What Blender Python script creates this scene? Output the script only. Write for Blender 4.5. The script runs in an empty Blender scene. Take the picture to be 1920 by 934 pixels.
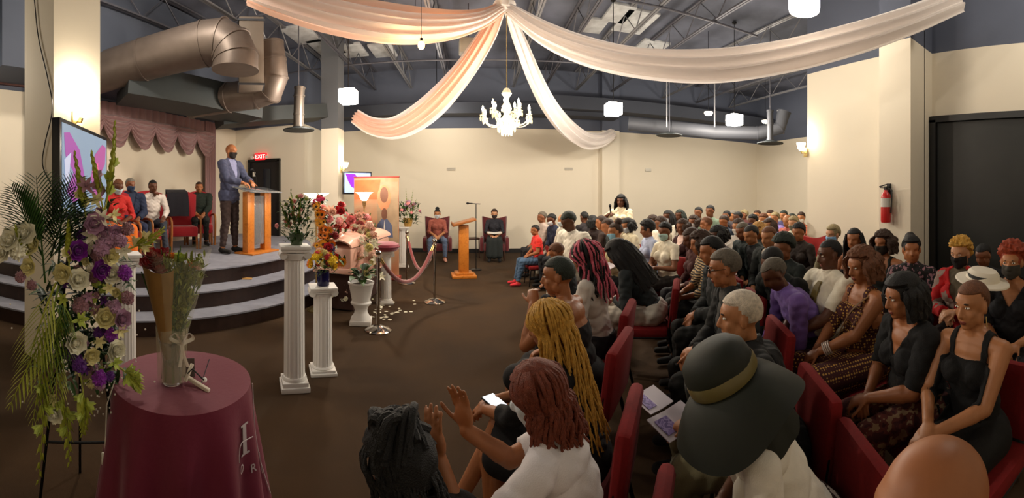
import bpy, bmesh, math, random
import numpy as np
from mathutils import Vector, Matrix
random.seed(7)
SC = bpy.context.scene
COL = SC.collection
PI = math.pi
R = math.radians

# ------------------------------------------------------------------ camera, world, exposure
F, X0, Y0, H = 750.0, 892.0, 366.0, 1.7
cd = bpy.data.cameras.new('camera')
cd.type = 'PANO'; cd.panorama_type = 'CENTRAL_CYLINDRICAL'
cd.central_cylindrical_range_u_min = (0 - X0) / F
cd.central_cylindrical_range_u_max = (1920 - X0) / F
cd.central_cylindrical_range_v_min = (Y0 - 934) / F
cd.central_cylindrical_range_v_max = Y0 / F
cd.central_cylindrical_radius = 1.0
cd.clip_start = 0.05
cam = bpy.data.objects.new('camera', cd); COL.objects.link(cam)
cam.location = (0, 0, H); cam.rotation_euler = (PI / 2, 0, 0)
SC.camera = cam
wd = bpy.data.worlds.new('world'); SC.world = wd; wd.use_nodes = True
wd.node_tree.nodes['Background'].inputs[0].default_value = (0.55, 0.6, 0.75, 1)
wd.node_tree.nodes['Background'].inputs[1].default_value = 0.025
SC.view_settings.view_transform = 'Standard'
SC.view_settings.look = 'None'
SC.view_settings.exposure = 0.0
SC.view_settings.gamma = 1.0
SC.view_settings.use_curve_mapping = False
SC.cycles.max_bounces = 6
SC.cycles.diffuse_bounces = 4
SC.cycles.transparent_max_bounces = 12
SC.cycles.use_denoising = True
SC.cycles.sample_clamp_indirect = 4.0
LIGHT_GAIN = 1.3

def lamp(name, loc, power, col=(1, .86, .68), size=.15):
    l = bpy.data.lights.new(name, 'POINT'); l.energy = power * LIGHT_GAIN; l.color = col; l.shadow_soft_size = size
    o = bpy.data.objects.new(name, l); COL.objects.link(o); o.location = loc
    return o

# ------------------------------------------------------------------ pixel -> place
def th(x): return (x - X0) / F
def at(x, r, z=0.0): return Vector((r * math.sin(th(x)), r * math.cos(th(x)), z))
def atp(x, y, r): return at(x, r, H + (Y0 - y) / F * r)          # a point at distance r
def rz(y, z): return F * (H - z) / (y - Y0)                      # distance of a point of height z
def atz(x, y, z): return at(x, rz(y, z), z)

# ------------------------------------------------------------------ materials
_M = {}
def lin(c):
    return tuple(((v / 255) / 12.92 if v / 255 <= .04045 else ((v / 255 + .055) / 1.055) ** 2.4) for v in c[:3]) + (1,)
def M(name, col, rough=.7, metal=0., noise=0., nscale=20., bump=0., bscale=60., emit=0., ecol=None, trans=0., alpha=1., sheen=0., ior=1.45, dist=0.0):
    if name in _M: return _M[name]
    m = bpy.data.materials.new(name); m.use_nodes = True
    nt = m.node_tree; b = nt.nodes['Principled BSDF']
    b.inputs['Base Color'].default_value = lin(col)
    b.inputs['Roughness'].default_value = rough
    b.inputs['Metallic'].default_value = metal
    b.inputs['IOR'].default_value = ior
    b.inputs['Transmission Weight'].default_value = trans
    b.inputs['Alpha'].default_value = alpha
    if sheen: b.inputs['Sheen Weight'].default_value = sheen
    if emit:
        b.inputs['Emission Color'].default_value = lin(ecol or col)
        b.inputs['Emission Strength'].default_value = emit
    if noise or bump:
        tc = nt.nodes.new('ShaderNodeTexCoord')
    if noise:
        n = nt.nodes.new('ShaderNodeTexNoise'); n.inputs['Scale'].default_value = nscale; n.inputs['Detail'].default_value = 4
        nt.links.new(tc.outputs['Object'], n.inputs['Vector'])
        r = nt.nodes.new('ShaderNodeValToRGB')
        c = lin(col)
        r.color_ramp.elements[0].position = .3; r.color_ramp.elements[1].position = .7
        r.color_ramp.elements[0].color = tuple(v * (1 - noise) for v in c[:3]) + (1,)
        r.color_ramp.elements[1].color = tuple(min(1, v * (1 + noise)) for v in c[:3]) + (1,)
        nt.links.new(n.outputs['Fac'], r.inputs['Fac']); nt.links.new(r.outputs['Color'], b.inputs['Base Color'])
    if bump:
        n2 = nt.nodes.new('ShaderNodeTexNoise'); n2.inputs['Scale'].default_value = bscale; n2.inputs['Detail'].default_value = 3
        nt.links.new(tc.outputs['Object'], n2.inputs['Vector'])
        bp = nt.nodes.new('ShaderNodeBump'); bp.inputs['Strength'].default_value = bump; bp.inputs['Distance'].default_value = .01
        nt.links.new(n2.outputs['Fac'], bp.inputs['Height']); nt.links.new(bp.outputs['Normal'], b.inputs['Normal'])
    _M[name] = m
    return m
def Mlerp(name, cols, kind='wave', scale=10., rough=.8, axis='Z', dist=0., bands='BANDS', hard=True, sheen=0, detail=2, rot=None, coord='Object'):
    """cols: two colours in a procedural pattern (stripes, checks, dots, blotches)"""
    if name in _M: return _M[name]
    m = bpy.data.materials.new(name); m.use_nodes = True
    nt = m.node_tree; b = nt.nodes['Principled BSDF']; b.inputs['Roughness'].default_value = rough
    if sheen: b.inputs['Sheen Weight'].default_value = sheen
    tc = nt.nodes.new('ShaderNodeTexCoord')
    mp = nt.nodes.new('ShaderNodeMapping')
    if rot: mp.inputs['Rotation'].default_value = rot
    nt.links.new(tc.outputs[coord], mp.inputs['Vector'])
    if kind == 'wave':
        t = nt.nodes.new('ShaderNodeTexWave'); t.bands_direction = axis; t.inputs['Scale'].default_value = scale; t.inputs['Distortion'].default_value = dist; o = t.outputs['Fac']
    elif kind == 'voronoi':
        t = nt.nodes.new('ShaderNodeTexVoronoi'); t.inputs['Scale'].default_value = scale; t.inputs['Randomness'].default_value = .2; o = t.outputs['Distance']
    else:
        t = nt.nodes.new('ShaderNodeTexNoise'); t.inputs['Scale'].default_value = scale; t.inputs['Detail'].default_value = detail; t.inputs['Distortion'].default_value = dist; o = t.outputs['Fac']
    nt.links.new(mp.outputs['Vector'], t.inputs['Vector'])
    r = nt.nodes.new('ShaderNodeValToRGB')
    if hard: r.color_ramp.interpolation = 'CONSTANT'
    els = r.color_ramp.elements
    lo, hi = (.0, 1.) if kind == 'wave' else ((.32, .68) if kind == 'noise' else (0., .7))
    els[0].position = lo if not hard else 0.; els[0].color = lin(cols[0])
    for i, c in enumerate(cols[1:-1], 1):
        e = els.new(lo + (hi - lo) * i / (len(cols) - (0 if hard else 1))); e.color = lin(c)
    els[-1].position = lo + (hi - lo) * ((len(cols) - 1) / len(cols)) if hard else hi; els[-1].color = lin(cols[-1])
    nt.links.new(o, r.inputs['Fac']); nt.links.new(r.outputs['Color'], b.inputs['Base Color'])
    _M[name] = m
    return m
def Mwall(name, low, high, zc):
    """painted wall: cream paint up to zc, dark paint above"""
    m = bpy.data.materials.new(name); m.use_nodes = True
    nt = m.node_tree; b = nt.nodes['Principled BSDF']; b.inputs['Roughness'].default_value = .75
    g = nt.nodes.new('ShaderNodeNewGeometry'); s = nt.nodes.new('ShaderNodeSeparateXYZ')
    nt.links.new(g.outputs['Position'], s.inputs[0])
    mt = nt.nodes.new('ShaderNodeMath'); mt.operation = 'GREATER_THAN'; mt.inputs[1].default_value = zc
    nt.links.new(s.outputs['Z'], mt.inputs[0])
    n = nt.nodes.new('ShaderNodeTexNoise'); n.inputs['Scale'].default_value = 1.2; n.inputs['Detail'].default_value = 5
    nt.links.new(g.outputs['Position'], n.inputs['Vector'])
    mx0 = nt.nodes.new('ShaderNodeMixRGB'); c = lin(low)
    mx0.inputs[1].default_value = tuple(v * .93 for v in c[:3]) + (1,); mx0.inputs[2].default_value = c
    nt.links.new(n.outputs['Fac'], mx0.inputs[0])
    mx = nt.nodes.new('ShaderNodeMixRGB'); mx.inputs[2].default_value = lin(high)
    nt.links.new(mx0.outputs[0], mx.inputs[1]); nt.links.new(mt.outputs[0], mx.inputs[0])
    nt.links.new(mx.outputs[0], b.inputs['Base Color'])
    n2 = nt.nodes.new('ShaderNodeTexNoise'); n2.inputs['Scale'].default_value = 90
    bp = nt.nodes.new('ShaderNodeBump'); bp.inputs['Strength'].default_value = .06; bp.inputs['Distance'].default_value = .01
    nt.links.new(g.outputs['Position'], n2.inputs['Vector']); nt.links.new(n2.outputs['Fac'], bp.inputs['Height']); nt.links.new(bp.outputs['Normal'], b.inputs['Normal'])
    return m

# ------------------------------------------------------------------ mesh building
def rotm(rot): return Matrix.Rotation(rot[2], 3, 'Z') @ Matrix.Rotation(rot[1], 3, 'Y') @ Matrix.Rotation(rot[0], 3, 'X')
class MB:
    def __init__(s): s.v = []; s.f = []; s.mi = []; s.cur = 0
    def add(s, vs, fs):
        k = len(s.v); s.v += [tuple(p) for p in vs]; s.f += [tuple(i + k for i in f) for f in fs]; s.mi += [s.cur] * len(fs); return s
    def box(s, c, d, rot=(0, 0, 0), taper=1.0):
        m = rotm(rot); c = Vector(c); vs = []
        for z in (-.5, .5):
            t = taper if z > 0 else 1.
            for x, y in ((-.5, -.5), (.5, -.5), (.5, .5), (-.5, .5)): vs.append(c + m @ Vector((x * d[0] * t, y * d[1] * t, z * d[2])))
        return s.add(vs, [(3, 2, 1, 0), (4, 5, 6, 7), (0, 1, 5, 4), (1, 2, 6, 5), (2, 3, 7, 6), (3, 0, 4, 7)])
    def rbox(s, c, d, b=.01, rot=(0, 0, 0)):
        """box with chamfered edges"""
        bm = bmesh.new(); bmesh.ops.create_cube(bm, size=1)
        bmesh.ops.scale(bm, vec=d, verts=bm.verts)
        bmesh.ops.bevel(bm, geom=list(bm.edges), offset=min(b, min(d) * .45), segments=2, affect='EDGES', profile=.5)
        m = rotm(rot); c = Vector(c)
        bm.verts.index_update()
        vs = [c + m @ v.co for v in bm.verts]; fs = [tuple(v.index for v in f.verts) for f in bm.faces]; bm.free()
        return s.add(vs, fs)
    def tube(s, pts, r, seg=8, cap=True, closed=False, flat=1.0):
        pts = [Vector(p) for p in pts]; n = len(pts); rr = r if isinstance(r, (list, tuple)) else [r] * n
        vs = []; fs = []; prev = None
        for i, p in enumerate(pts):
            a = pts[(i - 1) % n] if (closed or i > 0) else p; b_ = pts[(i + 1) % n] if (closed or i < n - 1) else p
            t = (b_ - a); t = t.normalized() if t.length > 1e-9 else Vector((0, 0, 1))
            if prev is None:
                u = t.orthogonal().normalized()
                if abs(t.z) < .95: u = t.cross(Vector((0, 0, 1))).normalized()
            else:
                u = prev - t * prev.dot(t); u = u.normalized() if u.length > 1e-6 else t.orthogonal().normalized()
            prev = u; w = t.cross(u)
            for k in range(seg):
                an = 2 * PI * k / seg; vs.append(p + u * math.cos(an) * rr[i] + w * math.sin(an) * rr[i] * flat)
        m = n if closed else n - 1
        for i in range(m):
            for k in range(seg):
                a = i * seg + k; b_ = i * seg + (k + 1) % seg; c = ((i + 1) % n) * seg
                fs.append((a, b_, c + (k + 1) % seg, c + k))
        if cap and not closed: fs.append(tuple(range(seg))[::-1]); fs.append(tuple((n - 1) * seg + k for k in range(seg)))
        return s.add(vs, fs)
    def lathe(s, prof, seg=24, c=(0, 0, 0), rot=(0, 0, 0), fn=None, cap=True):
        m = rotm(rot); c = Vector(c); vs = []; fs = []
        for i, (r, z) in enumerate(prof):
            for k in range(seg):
                a = 2 * PI * k / seg; q = r * (fn(a, i, z) if fn else 1.)
                vs.append(c + m @ Vector((q * math.cos(a), q * math.sin(a), z)))
        for i in range(len(prof) - 1):
            for k in range(seg):
                a = i * seg + k; b = i * seg + (k + 1) % seg; fs.append((a, b, b + seg, a + seg))
        if cap: fs.append(tuple(range(seg))[::-1]); fs.append(tuple((len(prof) - 1) * seg + k for k in range(seg)))
        return s.add(vs, fs)
    def ell(s, c, rad, seg=12, ring=8, rot=None, fn=None):
        m = rot if isinstance(rot, Matrix) else rotm(rot or (0, 0, 0)); c = Vector(c); vs = [None]; fs = []
        def pt(d):
            q = fn(d) if fn else 1.
            return c + m @ Vector((d.x * rad[0] * q, d.y * rad[1] * q, d.z * rad[2] * q))
        vs = [pt(Vector((0, 0, -1)))]
        for i in range(1, ring):
            el = -PI / 2 + PI * i / ring
            for k in range(seg):
                a = 2 * PI * k / seg; vs.append(pt(Vector((math.cos(el) * math.cos(a), math.cos(el) * math.sin(a), math.sin(el)))))
        vs.append(pt(Vector((0, 0, 1)))); t = len(vs) - 1
        for k in range(seg): fs.append((0, 1 + (k + 1) % seg, 1 + k))
        for i in range(ring - 2):
            for k in range(seg):
                a = 1 + i * seg + k; b = 1 + i * seg + (k + 1) % seg; fs.append((a, b, b + seg, a + seg))
        o = 1 + (ring - 2) * seg
        for k in range(seg): fs.append((o + k, o + (k + 1) % seg, t))
        return s.add(vs, fs)
    def cyl(s, c, r, h, seg=20, rot=(0, 0, 0), r2=None):
        return s.lathe([(r, -h / 2), (r if r2 is None else r2, h / 2)], seg, c, rot)
    def prism(s, poly, z0, z1, inner=None):
        n = len(poly); vs = [(p[0], p[1], z0) for p in poly] + [(p[0], p[1], z1) for p in poly]
        fs = [tuple(range(n))[::-1], tuple(range(n, 2 * n))] + [(i, (i + 1) % n, n + (i + 1) % n, n + i) for i in range(n)]
        return s.add(vs, fs)
    def grid(s, fn, nu, nv, thick=0., closed_u=False):
        """fn(u,v)->point, u,v in 0..1; thick>0 gives the sheet a second side"""
        P = [[Vector(fn(i / nu, j / nv)) for j in range(nv + 1)] for i in range(nu + 1)]
        k = nv + 1
        vs = [p for row in P for p in row]; fs = []
        for i in range(nu):
            for j in range(nv):
                fs.append((i * k + j, (i + 1) * k + j, (i + 1) * k + j + 1, i * k + j + 1))
        if thick:
            nn = []
            for i in range(nu + 1):
                for j in range(nv + 1):
                    a = P[min(i + 1, nu)][j] - P[max(i - 1, 0)][j]; b = P[i][min(j + 1, nv)] - P[i][max(j - 1, 0)]
                    q = a.cross(b); nn.append(q.normalized() if q.length > 1e-12 else Vector((0, 0, 1)))
            o = len(vs); vs = vs + [p - q * thick for p, q in zip(vs, nn)]
            fs += [tuple(i + o for i in f[::-1]) for f in list(fs)]
            bd = [(0, j) for j in range(nv + 1)] + [(i, nv) for i in range(1, nu + 1)] + [(nu, j) for j in range(nv - 1, -1, -1)] + [(i, 0) for i in range(nu - 1, 0, -1)]
            ix = [a * k + b for a, b in bd]
            for q in range(len(ix)):
                a, b = ix[q], ix[(q + 1) % len(ix)]; fs.append((b, a, a + o, b + o))
        return s.add(vs, fs)
    def mesh(s, name, smooth=True):
        me = bpy.data.meshes.new(name); me.from_pydata(s.v, [], s.f)
        me.polygons.foreach_set('material_index', s.mi)
        if smooth:
            me.polygons.foreach_set('use_smooth', [True] * len(me.polygons)); me.set_sharp_from_angle(angle=R(40))
        me.update(); return me
    def build(s, name, mat, parent=None, smooth=True, loc=None, rot=None):
        me = s.mesh(name, smooth)
        for m in (mat if isinstance(mat, (list, tuple)) else [mat]): me.materials.append(m)
        return put(name, me, parent, loc, rot)
def put(name, me, parent=None, loc=None, rot=None, mat=None):
    o = bpy.data.objects.new(name, me); COL.objects.link(o)
    if parent: o.parent = parent
    if loc is not None: o.location = loc
    if rot is not None: o.rotation_euler = rot
    if mat is not None:
        if not me.materials: me.materials.append(mat)
        o.material_slots[0].link = 'OBJECT'; o.material_slots[0].material = mat
    return o
def thing(name, label, cat, loc=(0, 0, 0), rot=0., group=None):
    o = bpy.data.objects.new(name, None); COL.objects.link(o); o.location = loc
    o.rotation_euler = rot if isinstance(rot, (tuple, list)) else (0, 0, rot)
    o.empty_display_size = .1
    return tag(o, label, cat, group)
def tag(o, label, cat, group=None, kind=None):
    o['label'] = label; o['category'] = cat
    if group: o['group'] = group
    if kind: o['kind'] = kind
    return o
def struct(o): o['kind'] = 'structure'; return o
def kids(o): return [c for c in bpy.data.objects if c.parent == o]
def dup(root, loc, rot, label, group=None):
    r = root.copy(); COL.objects.link(r); r.location = loc; r.rotation_euler = rot if isinstance(rot, (tuple, list)) else (0, 0, rot)
    r['label'] = label
    if group: r['group'] = group
    for ch in kids(root):
        c = ch.copy(); COL.objects.link(c); c.parent = r
        for g in kids(ch):
            d = g.copy(); COL.objects.link(d); d.parent = c
    return r
def fbm(p, s=1., seed=0.):
    from mathutils import noise as nz
    return nz.noise(Vector((p[0] * s + seed, p[1] * s + seed * 1.7, p[2] * s - seed)))

# ------------------------------------------------------------------ the room
D = 11.8; ZC = 3.68; ZT = 5.45; LX = -6.3; FLY = 9.2; RX = -4.2
CREAM = (226, 216, 196); DARKP = (84, 90, 106)
wmat = Mwall('cream_wall_paint', CREAM, DARKP, ZC)
wmat2 = Mwall('stage_wall_paint', CREAM, DARKP, 3.5)
wmatr = Mwall('right_wall_paint', CREAM, DARKP, 3.82)
base = M('black_baseboard', (28, 26, 26), .6)
carpet = M('brown_carpet', (58, 38, 13), .97, noise=.25, nscale=1.3, bump=.5, bscale=400)
stagecarpet = M('grey_stage_carpet', (138, 140, 152), .95, noise=.12, nscale=6, bump=.4, bscale=300)
deck = M('dark_ceiling_deck', (92, 96, 110), .8, noise=.5, nscale=.8)

def wall(name, a, b, z1=ZT, t=.15, mat=None, side=1, z0=0.):
    """wall whose visible face runs from a to b in plan; the thickness lies to the left of a->b when side=1"""
    a = Vector((a[0], a[1])); b = Vector((b[0], b[1])); d = (b - a).normalized(); n = Vector((-d.y, d.x)) * side * t
    m = MB(); m.prism([a, b, b + n, a + n] if side > 0 else [b, a, a + n, b + n], z0, z1)
    return struct(m.build(name, mat or wmat, smooth=False))
fl = MB().box((2, 5, -.1), (18, 15.4, .2)).build('floor', carpet, smooth=False); struct(fl)
ce = MB().box((2, 5, ZT + .1), (18, 15.4, .2)).build('ceiling', deck, smooth=False); struct(ce)
wall('wall_far', (RX, D), (10, D), mat=wmat)
wall('wall_far_right', (10, D), (10, 4.75), mat=wmat)
wall('wall_wing', (10, 4.75), (5.32, 4.75), mat=wmatr)
wall('wall_right', (5.18, 4.75), (5.18, 2.5), t=.27, mat=wmatr)
wall('wall_right', (5.45, 2.5), (5.45, -2.0), t=.2, mat=wmatr)
wall('wall_back', (5.65, -2.0), (LX - .15, -2.0), mat=wmatr)
wall('wall_left', (LX, -2.0), (LX, FLY + .15), mat=wmat2)
wall('wall_stage_end', (LX, FLY), (RX, FLY), mat=wmat2)
wall('wall_stage_return', (RX, FLY + .15), (RX, D + .15), t=.1, mat=wmat2)
def skirt(name, a, b):
    a = Vector(a); b = Vector(b); d = (b - a).normalized(); n = Vector((d.y, -d.x)) * .015
    MBx = MB(); MBx.prism([a + n, b + n, b, a][::1], 0, .12); struct(MBx.build(name, base, smooth=False))
skirt('baseboard_far', (RX, D), (10, D)); skirt('baseboard_side', (10, D), (10, 4.75)); skirt('baseboard_right', (5.18, 4.75), (5.18, 2.5))
# columns
def column(x0, x1, y0, y1, mat, nm='trim_1', z1=ZT):
    m = MB(); m.box(((x0 + x1) / 2, (y0 + y1) / 2, z1 / 2), (x1 - x0, y1 - y0, z1)); return struct(m.build(nm, mat, smooth=False))
column(4.76, 5.2, 2.5, 3.0, wmatr, 'trim_1')
wcol = Mwall('column_paint', CREAM, DARKP, 4.9)
column(-3.92, -3.28, 1.86, 2.4, wcol, 'trim_2')
c3 = at(626, 9.4); wc3 = Mwall('far_column_paint', CREAM, (92, 94, 98), 3.24)
column(c3.x - .24, c3.x + .18, c3.y - .2, c3.y + .2, wc3, 'trim_3')
pl = at(1145, 12.3); column(pl.x - .28, pl.x + .28, D - .22, D, wmat, 'trim_4')
pl2 = at(1015, 12.3)
# wooden trim rail on the left wall
wood_dk = M('dark_red_wood', (74, 34, 26), .45, noise=.3, nscale=30)
struct(MB().box((LX + .03, 1.2, 3.62), (.06, 3.6, .1)).build('trim_5', wood_dk, smooth=False))
struct(MB().box((LX + .04, 3.06, 1.85), (.08, .12, 3.5)).build('trim_6', M('dark_brown_trim', (52, 40, 36), .6), smooth=False))
# ceiling joists -- open web steel joists running toward the far wall
steel = M('dark_painted_steel', (92, 92, 100), .5, metal=.3)
steel_l = M('grey_painted_steel', (128, 128, 132), .45, metal=.35)
def joist(x, y0, y1, zt, h, lab, mat, skew=0.):
    t = thing('roof_joist', lab, 'roof joist', (x, y0, 0), 0, 'open-web steel roof joists under the dark deck')
    L = y1 - y0
    m = MB()
    for s in (-1, 1): m.box((s * .03, L / 2, zt - .015), (.045, L, .03)); m.box((s * .025, L / 2, zt - h), (.035, L, .03))
    m.build('chord', mat, t, smooth=False)
    m = MB(); n = int(L / .55); pts = []
    for i in range(n + 1): pts.append((0, i * L / n, zt - .02 if i % 2 else zt - h))
    m.tube(pts, .013, 5); m.build('web', mat, t)
    return t
jl = ['left of the big ducts', 'over the stage edge', 'above the casket', 'beside the twin amber bulbs', 'left of the chandelier', 'right of the chandelier', 'between the two long swags',
      'left of the middle pendant', 'over the right pendant', 'above the right rows', 'by the right wall', 'over the far wing']
for i, (x, lab) in enumerate(zip((-5.3, -4.1, -3.0, -1.9, -.8, 1.1, 2.0, 3.0, 4.1, 5.9, 7.2, 8.6), jl)):
    joist(x, .2 if x < 5 else 4.9, 11.7, ZT - .02, .55, 'grey open-web steel roof joist ' + lab, steel_l if i % 2 else steel)
for i, (y, lab) in enumerate(((3.2, 'above the big flower stand'), (6.0, 'in front of the chandelier hub'), (9.2, 'behind the chandelier'))):
    t = thing('roof_brace', 'thin grey cross brace pipe ' + lab, 'brace', (0, y, ZT - .62))
    m = MB(); m.tube([(-6.1, 0, 0), (-3, 0, .02), (0, .05, 0), (3, 0, .02), (5.1, 0, 0)], .02, 6); m.build('pipe', steel, t)
# light insulation panels seen between the joists
ins = M('pale_insulation', (196, 198, 200), .8, noise=.2, nscale=5)
for px, py, w, l, lab in ((1190, 38, .7, 1.1, 'beside the crossed roof pipes'), (1222, 84, .7, .7, 'just above the long right swag'), (1112, 45, .5, .7, 'between hub and crossed roof pipes'), (1160, 22, .5, .8, 'at the top edge right of the hub'),
                          (566, 62, .6, 1.0, 'behind the left end of the left swag'), (612, 84, .7, 1.1, 'above the left square pendant'), (662, 92, .6, .9, 'right above the left square pendant'), (718, 92, .6, .9, 'under the low point of the left swag')):
    p = at(px, F * (ZT - H) / (Y0 - py)); tag(MB().rbox((0, 0, 0), (w, l, .06), .01).build('insulation_panel', ins, loc=(p.x, p.y, ZT - .03)), 'pale insulation panel in the dark ceiling ' + lab, 'insulation panel', 'pale insulation panels between the joists')
# wing and stage ceilings: dark beams
beam = M('dark_beam_paint', (50, 54, 64), .7)
struct(MB().box((0, 11.2, 4.1), (8.2, .5, .3)).build('trim_7', beam, smooth=False))
struct(MB().box((6.0, 10.9, 4.25), (8.0, .5, .35)).build('trim_8', beam, smooth=False))
struct(MB().box((LX + .45, 5.7, 4.5), (.9, 7.0, 1.8)).build('trim_9', M('stage_bulkhead_paint', (72, 78, 92), .75), smooth=False))

# ------------------------------------------------------------------ stage
SCX, SCY = -7.2, 6.3
def tier(nm, rad, z0, z1, mat, rise):
    pts = []
    for k in range(61):
        a = R(-86) + R(172) * k / 60
        x = SCX + rad * math.cos(a); y = SCY + rad * math.sin(a)
        if y > FLY - .004: y = FLY - .004
        pts.append((max(x, LX + .004), y))
    p2 = []
    for p in pts + [(LX + .004, FLY - .004), (LX + .004, pts[0][1])]:
        if not p2 or (Vector(p) - Vector(p2[-1])).length > 1e-3: p2.append(p)
    return p2
riser_m = M('dark_wood_riser', (44, 27, 21), .45, noise=.25, nscale=14)
st = thing('stage', 'curved grey-carpeted stage with dark wooden risers and two steps', 'stage', (0, 0, 0))
for rad, z0, z1, nm in ((4.78, 0, .2, 'lower_step'), (4.42, .2, .42, 'upper_step'), (4.05, .42, .64, 'platform')):
    pts = tier('', rad, z0, z1, None, None); inner = pts
    m = MB(); m.prism(pts, z0, z1 - .02); o = m.build(nm, riser_m, st, smooth=False)
    m = MB(); m.prism([((p[0] - SCX) * 1.006 + SCX, (p[1] - SCY) * 1.004 + SCY) if p[0] > LX + .01 and p[1] < FLY - .01 else p for p in pts], z1 - .02, z1)
    m.build(nm + '_carpet', stagecarpet, o, smooth=False)
STZ = .64
# ------------------------------------------------------------------ dark double door on the right, stage door, exit sign
blk = M('black_door_paint', (24, 26, 24), .45, noise=.2, nscale=3)
blkf = M('black_door_frame', (12, 12, 13), .35)
dr = struct(MB().box((5.42, .95, 1.38), (.05, 3.0, 2.76)).build('door_1', blk, smooth=False))
m = MB(); m.box((5.39, 2.44, 1.4), (.12, .1, 2.8)); m.box((5.39, -.54, 1.4), (.12, .1, 2.8)); m.box((5.39, .95, 2.81), (.12, 3.08, .09)); m.box((5.385, .95, 1.38), (.02, .03, 2.7))
m.build('door_frame', blkf, dr, smooth=False)
m = MB(); m.tube([(5.36, .85, 1.05), (5.33, .85, 1.05), (5.33, .55, 1.05)], .012); m.tube([(5.36, 1.05, 1.05), (5.33, 1.05, 1.05), (5.33, 1.35, 1.05)], .012)
m.build('door_handle', M('satin_metal', (150, 148, 140), .3, metal=1.), dr)
pa = at(471, 1); pb = at(523, 1)
xa = FLY * math.tan(th(472)); xb = FLY * math.tan(th(522))
dr2 = struct(MB().box(((xa + xb) / 2, FLY - .02, STZ + .97), (xb - xa, .05, 1.94)).build('door_2', M('dark_stage_door', (26, 24, 26), .35), smooth=False))
m = MB(); w = xb - xa
m.box((xa - .03, FLY - .04, STZ + .98), (.07, .1, 1.98)); m.box((xb + .03, FLY - .04, STZ + .98), (.07, .1, 1.98)); m.box(((xa + xb) / 2, FLY - .04, STZ + 1.98), (w + .14, .1, .07))
m.build('door_frame', blkf, dr2, smooth=False)
m = MB(); m.box((xa + w * .62, FLY - .055, STZ + 1.2), (.2, .03, 1.1)); m.build('door_pane', M('dark_glass', (30, 36, 44), .1), dr2, smooth=False)
m = MB(); m.box((xa + .12, FLY - .07, STZ + 1.62), (.08, .01, .12)); m.build('notice', M('white_paper', (225, 222, 212), .8), dr2, smooth=False)
ex = thing('exit_sign', 'red lit exit sign with two lamp heads over the stage door', 'exit sign', (FLY * math.tan(th(491)), FLY - .05, 2.72))
m = MB(); m.rbox((0, 0, 0), (.34, .08, .2), .012); m.build('housing', M('exit_red', (205, 30, 40), .4, emit=1.6, ecol=(255, 30, 40)), ex)
tc = bpy.data.curves.new('exit_text', 'FONT'); tc.body = 'EXIT'; tc.size = .15; tc.align_x = 'CENTER'; tc.align_y = 'CENTER'; tc.extrude = .003
tmp = bpy.data.objects.new('t', tc); COL.objects.link(tmp); tme = bpy.data.meshes.new_from_object(tmp.evaluated_get(bpy.context.evaluated_depsgraph_get())); bpy.data.objects.remove(tmp); tme.materials.clear(); tme.materials.append(M('exit_letter_glow', (255, 190, 180), .5, emit=3, ecol=(255, 170, 160)))
tx = put('lettering', tme, ex, (0, -.045, 0), (PI / 2, 0, 0))
for s in (-1, 1):
    m = MB(); m.lathe([(.018, 0), (.02, .03), (.045, .06), (.045, .075)], 14, (s * .22, -.02, -.02), (PI / 2, 0, 0)); m.tube([(s * .17, 0, -.02), (s * .22, -.005, -.02)], .012)
    m.build('lamp_head', M('sign_white', (230, 225, 215), .4), ex)
# ------------------------------------------------------------------ stage curtain with swags
mauve = M('mauve_satin', (148, 112, 112), .55, sheen=.4, bump=.15, bscale=30)
cv = thing('stage_curtain', 'mauve swagged valance with one side drape on stage wall', 'curtain', (LX + .06, 0, 0))
VY0, VY1 = 3.2, 8.0; VT = 3.52; sw = .69
m = MB()
m.grid(lambda u, v: (.04 + .02 * math.sin(u * 150), VY0 + (VY1 - VY0) * u, VT - v * .45), 160, 4, thick=.01)
m.build('header', mauve, cv)
for k in range(7):
    yc = VY1 - .33 - k * sw
    def f(u, v, yc=yc):
        a = (u - .5) * 2; y = yc + a * .36
        drop = .3 + .62 * v * (1 - abs(a) ** 2.2 * .75)
        wr = .035 * math.sin(v * 34 - a * a * 4) * (1 - abs(a) * .6)
        return (.10 + wr + .06 * (1 - a * a) * math.sin(v * PI * .9), y, VT - drop + .04)
    m = MB(); m.grid(f, 20, 40, thick=.012); m.build('swag', mauve, cv)
m = MB(); m.grid(lambda u, v: (.08 + .04 * math.sin(u * 2 * PI * 6), VY1 - .32 + u * .4, VT - v * (VT - STZ - .02)), 72, 8, thick=.012); m.build('side_drape', mauve, cv)

# ------------------------------------------------------------------ ducts
galv = M('galvanised_metal', (104, 92, 84), .5, metal=.4, noise=.1, nscale=6)
galvd = M('dull_grey_duct', (74, 76, 82), .6, metal=.2)
dkd = M('dark_duct_paint', (40, 46, 48), .6)
def seams(m, pts, r, n=24): pass
def duct(label, pts, r, mat, collars=()):
    t = thing('air_duct', label, 'air duct'); m = MB(); m.tube(pts, r, 24); m.build('duct_body', mat, t)
    m = MB()
    P = [Vector(p) for p in pts]
    for i in range(len(P)):
        a = P[max(i - 1, 0)]; b = P[min(i + 1, len(P) - 1)]; d = (b - a).normalized() * .015
        m = MB(); m.tube([P[i] - d, P[i] + d], r + .012, 24); m.build('seam_ring', mat, t)
    return t
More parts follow.
